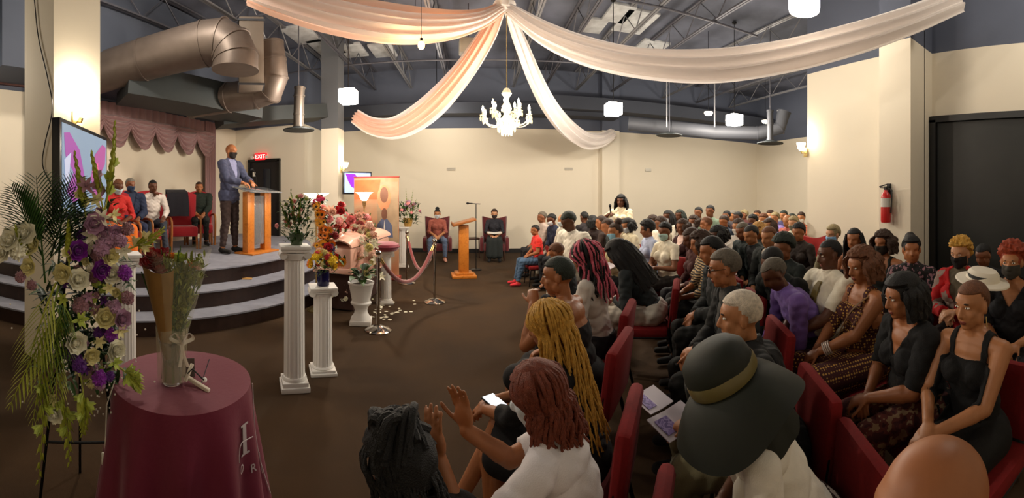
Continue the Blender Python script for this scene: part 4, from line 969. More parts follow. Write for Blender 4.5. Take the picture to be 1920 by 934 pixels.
# ---- portrait banner
bl_, br_ = at(664, 8.3), at(748, 8.0)
d = br_ - bl_; W = d.length; zt = H + (Y0 - 332) / F * 8.1
bn = thing('portrait_banner', 'tall orange portrait banner on a stand behind the casket flowers', 'banner', (bl_ + br_) / 2, math.atan2(d.y, d.x))
m = MB(); m.box((0, 0, zt / 2 + .05), (W, .01, zt - .1)); m.build('printed_sheet', Mlerp('banner_print', [(170, 100, 68), (186, 126, 90), (176, 140, 108), (160, 84, 62)], 'noise', 1.6, .6, hard=False), bn, smooth=False)
MB().rbox((0, 0, zt), (W + .02, .03, .03), .005).build('top_bar', M('banner_bar', (150, 60, 48), .5), bn); m = MB(); m.rbox((0, 0, .05), (W + .05, .2, .08), .01); m.build('base_bar', M('banner_bar', (150, 60, 48), .5), bn)
def blob(pts, c, i, nm='print_figure'):
    m = MB(); m.add([(x * W / 2, -.007 - .001 * i, z) for x, z in pts], [tuple(range(len(pts)))]); m.build(nm, M('print_%d%d%d' % c, c, .6, noise=.15, nscale=6), bn, smooth=False)
def oval(cx, cz, rx_, rz_, n=16): return [(cx + rx_ * math.cos(2 * PI * k / n), cz + rz_ * math.sin(2 * PI * k / n)) for k in range(n)]
blob([(.1, .6), (.98, .6), (.98, zt - .1), (.2, zt - .1), (.05, 1.5)], (160, 136, 108), 0)
blob([(-.98, zt - .45), (.1, zt - .45), (.2, zt - .06), (-.98, zt - .06)], (190, 100, 56), 1)
blob(oval(.35, zt - .42, .3, .26), (196, 132, 92), 2); blob(oval(.36, zt - .36, .18, .16), (120, 78, 58), 3)
blob([(.0, .85), (.05, 1.1), (.25, 1.22), (.5, 1.22), (.7, 1.1), (.75, .85)], (84, 92, 120), 3); blob(oval(.37, 1.32, .13, .12), (112, 72, 54), 4); blob([(.32, .9), (.37, 1.2), (.43, .9)], (214, 206, 196), 5)
blob(oval(-.35, 1.15, .2, .14), (188, 104, 84), 3); blob([(-.7, .5), (-.6, .95), (-.3, 1.05), (.0, .9), (.0, .5)], (176, 86, 70), 4)

# ---- stanchions and velvet ropes
chrome = M('polished_chrome', (205, 200, 192), .12, metal=1.)
sb = []
for x, y, lab in ((709, 620, 'front chrome stanchion post beside the urn planter'), (815, 567, 'right chrome stanchion post at the end of the red rope'), (763, 531, 'back chrome stanchion post beside the far pedestal')):
    p = atz(x, y, 0); sb.append(p); t = thing('stanchion', lab, 'stanchion', p, 0, 'chrome rope stanchions')
    m = MB(); m.lathe([(.001, 0), (.165, 0), (.168, .012), (.14, .03), (.07, .055), (.03, .07), (.001, .07)], 32, fn=lambda a, i, z: 1 + .02 * math.sin(a * 12)); m.build('base', chrome, t)
    m = MB(); m.tube([(0, 0, .06), (0, 0, .93)], .022, 14); m.build('pole', chrome, t)
    m = MB(); m.lathe([(.022, .86), (.034, .87), (.034, .92), (.022, .93), (.02, .95), (.035, .965), (.04, .985), (.03, 1.005), (.001, 1.01)], 18); m.build('finial', chrome, t)
def rope(a, b, sag, lab, mat):
    pts = []
    a = a + Vector((0, 0, .9)); b = b + Vector((0, 0, .9)); dd = (b - a).normalized() * .05; a = a + dd; b = b - dd
    for i in range(21):
        u = i / 20; pts.append(a.lerp(b, u) - Vector((0, 0, sag * 4 * u * (1 - u))))
    t = thing('velvet_rope', lab, 'rope', (0, 0, 0)); m = MB(); m.tube(pts[1:-1], .028, 10); m.build('rope_cover', mat, t)
    MB().tube([pts[0], pts[1]], .02, 8).build('end_hook', gold, t); MB().tube([pts[-1], pts[-2]], .02, 8).build('end_hook', gold, t)
rope(sb[0], sb[1], .42, 'long red velvet rope sagging between front and right stanchions', M('red_velvet', (124, 30, 30), .7, sheen=.6))
rope(sb[2], sb[1], .5, 'red velvet rope sagging from the back stanchion', M('red_velvet', (124, 30, 30), .7))
# stage odds and ends
t = thing('hand_fan', 'pale wooden hand rail piece with red tassel on stage step', 'ornament', atp(452, 524, 6.1), .5)
t['label'] = 'small tan wooden plank resting at the upper stage step'; t['category'] = 'wooden plank'
m = MB(); m.rbox((0, 0, .0), (.34, .07, .05), .01); m.build('plank_body', M('tan_wood', (196, 150, 86), .5), t)
m = MB(); m.tube([(.05, -.03, -.02), (.06, -.05, -.14)], .012, 6); m.rbox((.04, -.04, -.2), (.2, .05, .03), .006); m.build('dark_bracket', M('dark_red_tassel', (80, 16, 18), .6), t)

# ------------------------------------------------------------------ chairs
chred = M('burgundy_chair_fabric', (122, 12, 14), .9, noise=.1, nscale=60)
chfr = M('black_chair_frame', (16, 16, 17), .4, metal=.4)
def make_chair():
    t = thing('padded_chair', 'x', 'chair')
    m = MB(); m.rbox((.06, 0, .41), (.46, .5, .09), .035); m.build('seat', chred, t)
    m = MB(); m.rbox((-.22, 0, .64), (.075, .5, .40), .035, (0, -.12, 0)); m.build('backrest', chred, t)
    for sx, sy in ((1, 1), (1, -1), (-1, 1), (-1, -1)):
        m = MB()
        if sx > 0: m.tube([(.25, sy * .235, .37), (.29, sy * .24, 0)], .012, 8)
        else: m.tube([(-.24, sy * .235, .8), (-.17, sy * .235, .4), (-.27, sy * .24, 0)], .012, 8)
        m.build('leg', chfr, t)
    m = MB(); m.tube([(.25, -.235, .36), (.25, .235, .36)], .01, 6); m.tube([(-.17, -.235, .36), (-.17, .235, .36)], .01, 6)
    for sy in (-1, 1): m.tube([(.25, sy * .235, .36), (-.17, sy * .235, .38)], .01, 6)
    m.build('seat_frame', chfr, t)
    return t
CH0 = make_chair(); ch_used = [False]
def place_chair(p, rot, label, group='burgundy padded stacking chairs of the audience', z=0., s=1.):
    c = place_chair_(p, rot, label, group, z); c.scale = (s, s, s); return c
def place_chair_(p, rot, label, group, z=0.):
    loc = (p[0], p[1], z)
    if not ch_used[0]:
        ch_used[0] = True; CH0.location = loc; CH0.rotation_euler = (0, 0, rot); CH0['label'] = label; CH0['group'] = group; return CH0
    return dup(CH0, loc, rot, label, group)
def armchair(p, rot, lab, fab, wood, z=0., name='armchair', throne=False):
    t = thing(name, lab, 'armchair', (p[0], p[1], z), rot)
    m = MB(); m.rbox((.02, 0, .34), (.5, .56, .2), .04); m.build('seat', fab, t)
    m = MB(); m.grid(lambda u, v: (-.25 - .08 * v - .05 * (1 - (2 * u - 1) ** 2), (u - .5) * (.62 + .06 * v), .36 + v * (.7 + (.06 * (2 * u - 1) ** 2 if not throne else .08 * (1 - (2 * u - 1) ** 2)))), 16, 10, thick=-.1); m.build('backrest', fab, t)
    for s in (-1, 1):
        m = MB()
        if throne: m.tube(cr([(-.26, s * .31, .62), (0, s * .33, .64), (.24, s * .33, .6), (.27, s * .33, .4), (.26, s * .32, 0)], 5), .022, 8)
        else: m.rbox((-.0, s * .33, .42), (.54, .1, .36), .035)
        m.build('armrest', wood if throne else fab, t)
    for sx in (-.22, .24):
        for s in (-1, 1): m = MB(); m.tube([(sx, s * .25, .26), (sx, s * .26, 0)], .022, 8); m.build('leg', wood, t)
    return t
# ------------------------------------------------------------------ people
V = Vector
def rot_y(v, a):  # lean forward (+x) by a
    c, s = math.cos(a), math.sin(a); return V((v[0] * c + v[2] * s, v[1], -v[0] * s + v[2] * c))
def elbow(s, w, l1, l2, pole):
    d = w - s; L = min(d.length, (l1 + l2) * .995); u = d.normalized(); a = (l1 * l1 - l2 * l2 + L * L) / (2 * L); h = math.sqrt(max(0, l1 * l1 - a * a))
    p = V(pole) - u * u.dot(V(pole)); p.normalize(); return s + u * a + p * h
DEF = dict(sex='f', lean=4, neck=0, yaw=0, pitch=8, stand=False, twist=0, bulk=1., L=(.26, .08, .12), Rr=(.26, -.08, .12), hd=None, curl=40, cross=False, spread=1., fold=False, pole=(-.5, .9, -.6), scale=1., lfeet=0, hdir=None, wide=1., sidelean=0)
def skeleton(P):
    m = P['sex'] == 'm'; ln = R(P['lean']); pel = V((0, 0, .93 if P['stand'] else .55)); sl = R(P['sidelean'])
    rl = lambda v: Matrix.Rotation(-sl, 3, 'X') @ rot_y(v, ln)
    J = {'pel': pel, 'chest': pel + rl((.0, 0, .33)), 'nb': pel + rl((-.01, 0, .53 if m else .50))}
    sw = (.195 if m else .168) * P['wide']
    tw = Matrix.Rotation(R(P['twist']), 3, 'Z')
    J['sL'] = J['nb'] + rl(tw @ V((0, sw, -.055))); J['sR'] = J['nb'] + rl(tw @ V((0, -sw, -.055)))
    na = ln * .6 + R(P['neck']); hdv = rot_y((.022, 0, .155), na); J['hc'] = J['nb'] + hdv
    J['HM'] = Matrix.Translation(J['hc']) @ (Matrix.Rotation(R(P['yaw']), 4, 'Z') @ Matrix.Rotation(R(P['pitch']), 4, 'Y'))
    for k, s in (('L', 1), ('R', -1)):
        t = P['L'] if s > 0 else P['Rr']; w = pel + V(t); s0 = J['s' + k]
        if (w - s0).length > .50: w = s0 + (w - s0).normalized() * .50
        J['w' + k] = w; po = P['pole']; J['e' + k] = elbow(s0, w, .275, .245, (po[0], s * po[1], po[2]))
        hip = pel + V((0, s * .095, -.01)); J['h' + k] = hip
        if P['stand']:
            J['k' + k] = V((.02, s * .11 * P['spread'], .50)); J['a' + k] = V((-.01 + s * .03, s * .125 * P['spread'], .085)); J['t' + k] = J['a' + k] + V((.16, s * .03, -.045))
        else:
            kn = V((.43, s * .12 * P['spread'], .54)); an = V((.42 + P['lfeet'], s * .12 * P['spread'], .09))
            if P['cross'] and s < 0: kn = V((.43, .03, .64)); an = V((.60, .16, .27))
            J['k' + k] = kn; J['a' + k] = an; J['t' + k] = an + (V((.15, s * .02, -.045)) if not (P['cross'] and s < 0) else V((.13, .02, -.10)))
    return J
def cap_mesh(m, p0, p1, r0, r1, seg=14, flat=1., side=None):
    p0 = V(p0); p1 = V(p1); d = p1 - p0; L = d.length; u = d.normalized() if L > 1e-6 else V((0, 0, 1))
    s = V(side) if side else u.orthogonal(); s = (s - u * s.dot(u)).normalized(); w = u.cross(s); vs = []; rings = []
    for i in range(4): a = -PI / 2 + PI / 2 * i / 4 + .12; rings.append((p0 + u * r0 * math.sin(a), r0 * math.cos(a)))
    for i in range(1, 4): rings.append((p0.lerp(p1, i / 4), r0 + (r1 - r0) * i / 4))
    for i in range(4): a = PI / 2 * i / 4; rings.append((p1 + u * r1 * math.sin(a), r1 * math.cos(a)))
    rings.insert(4, (p0, r0))
    rings.append((p1 + u * r1 * .99, r1 * .12))
    n = len(rings)
    for c, r in rings:
        for k in range(seg): a = 2 * PI * k / seg; vs.append(c + s * math.cos(a) * r + w * math.sin(a) * r * flat)
    fs = [(i * seg + k, i * seg + (k + 1) % seg, (i + 1) * seg + (k + 1) % seg, (i + 1) * seg + k) for i in range(n - 1) for k in range(seg)]
    fs += [tuple(range(seg))[::-1], tuple((n - 1) * seg + k for k in range(seg))]
    m.add(vs, fs)
def head_parts(m, HM, vox):
    R3 = HM.to_3x3(); o = HM.translation
    q = lambda x, y, z: o + R3 @ V((x, y, z))
    m.ell(q(-.014, 0, .028), (.098, .077, .090), 20, 14, R3)
    m.ell(q(.030, 0, -.035), (.058, .060, .080), 18, 12, R3)
    m.ell(q(.052, 0, -.092), (.026, .030, .022), 12, 8, R3)
    m.ell(q(.045, 0, .035), (.044, .062, .045), 14, 10, R3)
    for s in (-1, 1):
        m.ell(q(.056, s * .036, -.028), (.022, .022, .024), 10, 8, R3)
        m.ell(q(.005, s * .056, -.06), (.03, .014, .035), 10, 8, R3)
        m.ell(q(-.008, s * .079, -.008), (.017, .009 + vox * .4, .031), 10, 8, R3)
    cap_mesh(m, q(.080, -.030, .026), q(.080, .030, .026), .011, .011, 8)
    cap_mesh(m, q(.084, 0, .012), q(.101, 0, -.028), .008 + vox * .3, .014, 8)
    m.ell(q(.088, 0, -.035), (.013, .021, .010), 10, 8, R3)
    m.ell(q(.078, 0, -.060), (.014, .024, .008), 10, 8, R3); m.ell(q(.076, 0, -.071), (.013, .021, .008), 10, 8, R3)
def hand(m, w, d, pn, curl, vox, sgn, fr):
    d = V(d).normalized(); pn = V(pn); pn = (pn - d * pn.dot(d)).normalized(); s = d.cross(pn) * sgn
    rf = max(.0085, vox * fr)
    Mx = Matrix((d, s, pn)).transposed()
    m.ell(w + d * .05, (.056, .042, .018 + vox * .3), 12, 8, Mx)
    for i, (off, L) in enumerate(((-.031, .070), (-.011, .080), (.010, .075), (.030, .060))):
        p = w + d * .088 + s * (-off) ; dd = d.copy(); r = rf * (1 if i < 3 else .88); dd = (dd + s * (-off) * 2.5).normalized()
        for j in range(3):
            a = R(curl * (.75 if j == 0 else 1.)); dd = (dd * math.cos(a) + pn * math.sin(a)).normalized(); l = L * (.44, .31, .25)[j]
            cap_mesh(m, p, p + dd * l, r * (1.04 - .06 * j), r * (.98 - .06 * j), 8); p = p + dd * l
            pn_ = pn
    dd = (d * .75 + s * .75 + pn * .25).normalized(); p = w + d * .028 + s * .030
    for l in (.035, .03, .024):
        cap_mesh(m, p, p + dd * l, rf * 1.15, rf * 1.02, 8); p = p + dd * l; dd = (dd + d * .28 + pn * .12 * curl / 40).normalized()
_B = {}
VOX = {'near': .0065, 'mid': .010, 'far': .015}
def make_body(P, res):
    key = (tuple(sorted((k, str(v)) for k, v in P.items())), res)
    if key in _B: return _B[key]
    vox = VOX[res]; J = skeleton(P); m = MB(); b = P['bulk']; f = P['sex'] == 'f'; segs = []
    def C(lab, a, c, r0, r1, flat=1., side=None, seg=14):
        cap_mesh(m, a, c, r0, r1, seg, flat, side); segs.append((lab, V(a), V(c), r0, r1))
    up = (J['nb'] - J['pel']).normalized(); fw = V((0, 1, 0)).cross(up)
    RT = Matrix((fw, V((0, 1, 0)), up)).transposed()
    pel, ch, nb = J['pel'], J['chest'], J['nb']
    wy = P['wide']
    m.ell(pel + V((-.01, 0, .0)), (.125 * b, (.185 if f else .17) * b, .12), 20, 14, RT)
    m.ell(pel + up * .14, (.105 * b, (.135 if f else .15) * b, .14), 20, 14, RT)
    m.ell(pel + up * .30, (.112 * b, (.150 if f else .175) * b * wy, .16), 20, 14, RT)
    m.ell(pel + up * .41 - fw * .012, (.095 * b, (.150 if f else .18) * wy, .085), 20, 12, RT)
    if b > 1.1: m.ell(pel + up * .12 + fw * .05, (.11 * b, .13 * b, .13), 18, 12, RT)
    segs.append(('torso', pel - up * .02, nb - up * .03, .14, .09))
    if f:
        for s in (-1, 1): m.ell(pel + up * .33 + fw * .085 * b + V((0, s * .07 * b, 0)), (.06, .066, .062), 14, 10, RT)
    for k, s in (('L', 1), ('R', -1)):
        sh = J['s' + k]
        cap_mesh(m, nb - up * .05, sh, .066, .052 * b, 14); segs.append(('torso', nb - up * .06, nb - up * .06 + (sh - nb + up * .06) * .75, .07, .05))
        cap_mesh(m, nb + up * .02, nb.lerp(sh, .62) - up * .0, .040, .042, 12)
        ra = (.047 if f else .054) * b; wr = .026 if f else .029
        C('ua' + k, sh, J['e' + k], ra * 1.08, ra * .80); C('fa' + k, J['e' + k], J['w' + k], ra * .80, wr + vox * .2)
        cap_mesh(m, J['e' + k].lerp(J['w' + k], .25), J['e' + k].lerp(J['w' + k], .5), ra * .82, ra * .68)
        tr = (.086 if f else .082) * b
        C('th' + k, J['h' + k], J['k' + k], tr, .058 * (.5 + .5 * b)); C('sh' + k, J['k' + k], J['a' + k], .054, .036)
        kk = J['k' + k]; aa = J['a' + k]; cf = V((-.02, 0, 0)) if (kk - aa).z > .3 else V((0, 0, -.01))
        cap_mesh(m, kk.lerp(aa, .2) + cf, kk.lerp(aa, .45) + cf, .05, .046)
        an = J['a' + k]; tt = J['t' + k]; C('ft' + k, an + V((-.03, 0, -.035)), tt, .036, .030, .8, (0, 1, 0)); C('ft' + k, an, an + V((0, 0, -.04)), .038, .036)
        d = (J['w' + k] - J['e' + k]).normalized(); hd = P['hdir']
        if hd: d = V((hd[0], hd[1] * s, hd[2])).normalized(); pn = V((hd[3], hd[4] * s, hd[5]))
        else: d = (d + V((.25, -.1 * s, -.15))).normalized(); pn = V((-.15, -.25 * s, -1))
        hand(m, J['w' + k], d, pn, P['curl'], vox, s * 1, .95); segs.append(('hd' + k, J['w' + k] + d * .01, J['w' + k] + d * .15, .03, .03))
    C('neck', nb - up * .05, J['hc'] + V((-.025, 0, -.04)), .056 if not f else .049, .05)
    segs[-1] = ('neck', nb + up * .015, J['hc'] + J['HM'].to_3x3() @ V((-.025, 0, -.05)), .05, .05)
    head_parts(m, J['HM'], vox)
    segs.append(('head', J['hc'] + J['HM'].to_3x3() @ V((-.02, 0, .03)), J['hc'] + J['HM'].to_3x3() @ V((.03, 0, -.06)), .085, .055))
    me = m.mesh('raw', False); o = bpy.data.objects.new('raw', me); COL.objects.link(o)
    md = o.modifiers.new('r', 'REMESH'); md.mode = 'VOXEL'; md.voxel_size = vox
    ms = o.modifiers.new('s', 'SMOOTH'); ms.factor = .5; ms.iterations = 3 if res == 'near' else 2
    dg = bpy.context.evaluated_depsgraph_get(); out = bpy.data.meshes.new_from_object(o.evaluated_get(dg)); bpy.data.objects.remove(o); bpy.data.meshes.remove(me)
    out.name = 'person_body'; n = len(out.vertices)
    out.polygons.foreach_set('use_smooth', [True] * len(out.polygons))
    co = np.empty(n * 3, 'f'); out.vertices.foreach_get('co', co); co = co.reshape(-1, 3)
    nm = np.empty(n * 3, 'f'); out.vertex_normals.foreach_get('vector', nm); nm = nm.reshape(-1, 3)
    best = np.full(n, 1e9); lab = np.zeros(n, int); tt = np.zeros(n); names = []
    for l, a, c, r0, r1 in segs:
        a = np.array(a); c = np.array(c); d = c - a; L2 = (d * d).sum() + 1e-9; t = np.clip(((co - a) @ d) / L2, 0, 1); q = np.linalg.norm(co - (a + t[:, None] * d), axis=1) - (r0 + (r1 - r0) * t)
        w = q < best; best[w] = q[w]
        if l not in names: names.append(l)
        lab[w] = names.index(l); tt[w] = t[w]
    nl = len(out.loops); lv = np.empty(nl, 'i'); out.loops.foreach_get('vertex_index', lv)
    ls = np.empty(len(out.polygons), 'i'); out.polygons.foreach_get('loop_start', ls); lt = np.empty(len(out.polygons), 'i'); out.polygons.foreach_get('loop_total', lt)
    q4 = lt == 4; fq = lv[ls[q4][:, None] + np.arange(4)]
    Bd = dict(mesh=out, J=J, co=co, nm=nm, lab=np.array(names)[lab], t=tt, f=fq, P=P, res=res, up=np.array(up), fw=np.array(fw), vox=vox)
    Bd['s'] = (co - np.array(pel)) @ Bd['up'] / (nb - pel).length; Bd['fx'] = (co - np.array(pel)) @ Bd['fw']
    hl = np.array(J['HM'].inverted()); Bd['h'] = co @ hl[:3, :3].T + hl[:3, 3]
    _B[key] = Bd; return Bd
_Cl = {}
def cloth(Bd, kind):
    """a garment grown from the body's own surface, with a closed hem"""
    key = (id(Bd['mesh']), kind)
    if key in _Cl: return _Cl[key]
    lab, t, s, h, fx = Bd['lab'], Bd['t'], Bd['s'], Bd['h'], Bd['fx']; y = Bd['co'][:, 1]
    isl = lambda *a: np.isin(lab, a)
    ua, fa = isl('uaL', 'uaR'), isl('faL', 'faR'); tor = isl('torso') | ((isl('neck')) & (t < .05)); th_, sh_ = isl('thL', 'thR'), isl('shL', 'shR'); hd_ = isl('hdL', 'hdR')
    off = .011; wr = .0035
    low = s > -.06
    if kind == 'tee': sel = tor & low | (ua & (t < .62)) | (th_ & (t < .12) )
    elif kind == 'short': sel = tor & low | (ua & (t < .82)) | (th_ & (t < .12)); off = .014
    elif kind == 'long': sel = tor & low | ua | (fa & (t < .93)) | (th_ & (t < .12)); off = .013; wr = .005
    elif kind == 'mid': sel = tor & low | ua | (fa & (t < .35)) | (th_ & (t < .15)); off = .013; wr = .005
    elif kind == 'jacket': sel = (tor | ua | (fa & (t < .93)) | (th_ & (t < .22))) & ~((fx > .03) & (np.abs(y) < (s - .42) * .16) & tor); off = .022; wr = .006
    elif kind == 'tank': sel = ((s < .78) & (s > -.1) & (np.abs(y) < .165) & (isl('uaL', 'uaR', 'faL', 'faR') & (np.abs(y) < .158) & (fx < .2))) | tor & ((s < .80) | ((np.abs(y) > .075) & (np.abs(y) < .115) & (s < 1.2))) | (th_ & (t < .1)); off = .009
    elif kind == 'strapless': sel = tor & (s < .68) & low | (th_ & (t < .1)); off = .009
    elif kind == 'vneck': sel = (tor & low | (ua & (t < .95)) | (th_ & (t < .12))) & ~((fx > .0) & (np.abs(y) < (s - .70) * .34)); off = .014; wr = .005
    elif kind == 'trousers': sel = th_ | (sh_ & (t < .94)) | (isl('torso') & (s < .12)); off = .014; wr = .005
    elif kind == 'shorts': sel = (th_ & (t < .85)) | (isl('torso') & (s < .12)); off = .016
    elif kind == 'mask': sel = isl('head') & (h[:, 0] > .012) & (h[:, 2] < -.006 + .0 * h[:, 0]) & (h[:, 2] > -.112); off = .007; wr = .001
    elif kind in ('shoeL', 'shoeR'): sel = isl('ft' + kind[-1]); off = .010; wr = 0
    elif kind == 'sock': sel = sh_ & (t > .8); off = .006
    elif kind == 'beard': sel = isl('head') & (h[:, 0] > -.02) & (h[:, 2] < -.045) & ~((np.abs(h[:, 1]) < .024) & (h[:, 2] > -.076) & (h[:, 0] > .07)); off = .005; wr = .003
    elif kind in ('browL', 'browR'): sel = (h[:, 1] * (1 if kind[-1] == 'L' else -1) > 0) & isl('head') & (h[:, 0] > .06) & (np.abs(h[:, 2] - .030) < .0055) & (np.abs(h[:, 1]) > .014) & (np.abs(h[:, 1]) < .046); off = .0025; wr = 0
    elif kind == 'lips': sel = isl('head') & (h[:, 0] > .07) & (np.abs(h[:, 2] + .066) < .0115) & (np.abs(h[:, 1]) < .024); off = .0018; wr = 0
    elif kind == 'full': sel = tor | th_ | ua
    f = Bd['f']; k = sel[f].sum(1) >= 4; fs = f[k]
    if len(fs) == 0: _Cl[key] = None; return None
    used = np.unique(fs); mp = -np.ones(len(lab), int); mp[used] = np.arange(len(used)); fs = mp[fs]
    base = Bd['co'][used].astype(float); nm = Bd['nm'][used].astype(float)
    e = np.sort(np.concatenate([fs[:, [0, 1]], fs[:, [1, 2]], fs[:, [2, 3]], fs[:, [3, 0]]]), 1); de = np.concatenate([fs[:, [0, 1]], fs[:, [1, 2]], fs[:, [2, 3]], fs[:, [3, 0]]])
    ek = e[:, 0] * (len(used) + 1) + e[:, 1]; u, ix, cnt = np.unique(ek, return_index=True, return_counts=True); bd = de[ix[cnt == 1]]
    # smooth the hem line
    P_ = base.copy()
    for _ in range(4):
        acc = np.zeros_like(P_); c = np.zeros(len(P_)); np.add.at(acc, bd[:, 0], P_[bd[:, 1]]); np.add.at(acc, bd[:, 1], P_[bd[:, 0]]); np.add.at(c, bd[:, 0], 1); np.add.at(c, bd[:, 1], 1)
        w = c >= 2; P_[w] = P_[w] * .4 + .6 * acc[w] / c[w][:, None]
    base = P_
    # smooth the surface a little so cloth bridges the creases, then push it out
    S = base.copy(); isb = np.zeros(len(S), bool); isb[bd.ravel()] = True
    it = 3 if kind in ('mask', 'browL', 'browR', 'lips', 'beard') else 10
    ed = de
    for _ in range(it):
        acc = np.zeros_like(S); c = np.zeros(len(S)); np.add.at(acc, ed[:, 0], S[ed[:, 1]]); np.add.at(c, ed[:, 0], 1); np.add.at(acc, ed[:, 1], S[ed[:, 0]]); np.add.at(c, ed[:, 1], 1)
        A = acc / np.maximum(c, 1)[:, None]; S[~isb] = S[~isb] * .5 + A[~isb] * .5
    dlt = ((S - base) * nm).sum(1); bump = wr * (np.sin(base[:, 2] * 95 + np.sin(base[:, 1] * 60) * 2) * .5 + np.sin(base[:, 0] * 80 + base[:, 2] * 50) * .5)
    outp = base + nm * (off + np.maximum(dlt, -.002) * 1.0 + bump)[:, None]
    n = len(used); bu = np.unique(bd); im = -np.ones(n, int); im[bu] = n + np.arange(len(bu))
    allv = np.concatenate([outp, base[bu] - nm[bu] * .004]); rim = np.stack([bd[:, 1], bd[:, 0], im[bd[:, 0]], im[bd[:, 1]]], 1)
    F_ = np.concatenate([fs, rim]); me = bpy.data.meshes.new(kind); me.vertices.add(len(allv)); me.vertices.foreach_set('co', allv.ravel())
    me.loops.add(len(F_) * 4); me.loops.foreach_set('vertex_index', F_.ravel().astype('i')); me.polygons.add(len(F_)); me.polygons.foreach_set('loop_start', np.arange(0, len(F_) * 4, 4, dtype='i')); 
    me.polygons.foreach_set('use_smooth', [True] * len(F_)); me.update(calc_edges=True); me.validate(); me.materials.append(None)
    _Cl[key] = me; return me
def skirt_mesh(Bd, length):
    """dress skirt over the seated or standing legs"""
    key = (id(Bd['mesh']), 'skirt', length)
    if key in _Cl: return _Cl[key]
    J = Bd['J']; b = Bd['P']['bulk']; m = MB(); m.ell(J['pel'] + V((0, 0, .02)), (.15 * b, .20 * b, .13), 18, 12)
    for k in 'LR':
        e = J['h' + k].lerp(J['k' + k], min(1, length)); cap_mesh(m, J['h' + k], e, .115 * b, .09 * b)
        if length > 1: cap_mesh(m, J['k' + k], J['k' + k].lerp(J['a' + k], length - 1), .095 * b, .10)
    e = (J['hL'].lerp(J['kL'], min(1, length)) + J['hR'].lerp(J['kR'], min(1, length))) / 2; cap_mesh(m, J['pel'], e, .1 * b, .075 * b, flat=1)
    if length > 1: e2 = (J['kL'].lerp(J['aL'], length - 1) + J['kR'].lerp(J['aR'], length - 1)) / 2; cap_mesh(m, e, e2, .09, .11)
    me = m.mesh('raw', False); o = bpy.data.objects.new('raw', me); COL.objects.link(o); md = o.modifiers.new('r', 'REMESH'); md.mode = 'VOXEL'; md.voxel_size = .014; ms = o.modifiers.new('s', 'SMOOTH'); ms.iterations = 6; ms.factor = .6
    out = bpy.data.meshes.new_from_object(o.evaluated_get(bpy.context.evaluated_depsgraph_get())); bpy.data.objects.remove(o); out.polygons.foreach_set('use_smooth', [True] * len(out.polygons)); out.materials.append(None)
    _Cl[key] = out; return out
# hair, in head coordinates (+x forward)
_H = {}
def hairline(d, front=.50, low=-.35):
    """1 where hair grows on the scalp direction d, falling to 0 on the face"""
    z, x, y = d.z, d.x, d.y
    lim = .33 + .25 * (1 - abs(y)) if x > 0 else .0
    if x > .25: return 1. if z > .42 + .1 * x else 0.
    if x > -.25: return 1. if z > -.12 + (x + .25) * .9 else 0.
    return 1. if z > low - .15 else 0.
def cap_shell(m, th_, seed=0, amp=.0, fr=6, seg=40, ring=28, low=-.35, up=0.):
    def fn(d):
        k = hairline(d, low=low); n = fbm(d, fr, seed) * amp; return (1 + th_ + n + up * max(0, d.z)) if k else .90
    m.ell((-.014, 0, .028), (.098, .079, .092), seg, ring, None, fn)
def strands(m, n, L, r, seed, spread=.04, seg=6, steps=9, zmin=-.2, gather=None, beads=.0, backonly=False, wave=.008, flare=.3, top=True):
    rn = random.Random(seed); k = 0; tries = 0
    while k < n and tries < n * 30:
        tries += 1
        a = rn.uniform(-PI, PI); el = rn.uniform(-.1, 1.45) if top else rn.uniform(-.1, .6); d = V((math.cos(el) * math.cos(a), math.cos(el) * math.sin(a), math.sin(el)))
        if not hairline(d): continue
        if backonly and d.x > .0 and d.z < .5: continue
        k += 1; p = V((-.014 + d.x * .102, d.y * .082, .028 + d.z * .096)); ll = L * rn.uniform(.8, 1.15)
        # combed over the skull, then hanging
        a2 = a if abs(a) > 1.2 else (1.2 + rn.uniform(0, .5)) * (1 if a >= 0 else -1)
        if gather is not None: a2 = PI * .8 * (1 if a > 0 else -1) + rn.uniform(-.4, .4)
        out = V((math.cos(a2) * .108 - .014, math.sin(a2) * .096, -.02)); pts = [p]
        mid_ = (p + out) / 2; mid_ = mid_ - V((-.014, 0, .028)); mid_ = V((-.014, 0, .028)) + mid_.normalized() * max(mid_.length, .112); pts += [mid_, out]
        q = out.copy(); f = V((math.cos(a2), math.sin(a2), 0)) * flare * rn.uniform(.4, 1.2); ph = rn.uniform(0, 6)
        for i in range(steps - 3):
            u = (i + 1) / (steps - 3); w = V((math.sin(u * 9 + ph), math.cos(u * 8 + ph), 0)) * wave
            q = out + V((0, 0, -ll * u)) + f * ll * .4 * u * (1 - .3 * u) + w; pts.append(q)
        P_ = cr(pts, 3 if not beads else 5)
        rad = [r * (1 - .45 * (i / len(P_)) ** 3) * (1 + (beads * (1 if i % 2 else -1))) for i in range(len(P_))]
        m.tube(P_, rad, seg)
def drape_hair(m, L, th_, seed, w=1.0, fr=1.25, amp=.008):
    """a hanging mass of hair round the back and sides"""
    def f(u, v):
        a = PI + (u - .5) * 2 * (PI - fr); z = .05 - v * (L + .05); out = 1 + .16 * math.sin(min(1, v * 1.3) * PI * .6) * w
        out *= .90 + .10 * min(1, v * 5)
        n = amp * min(1, v * 4) * math.sin(a * 22 + seed + v * 4) + amp * fbm((math.cos(a) * 2, math.sin(a) * 2, v * 3), 2, seed)
        return (-.014 + (.106 * out + th_ * min(1, v * 5) + n) * math.cos(a), (.088 * out + th_ * min(1, v * 5) + n) * math.sin(a), z + .01 * math.sin(a * 9 + seed))
    m.grid(f, 56, 14, thick=.02)
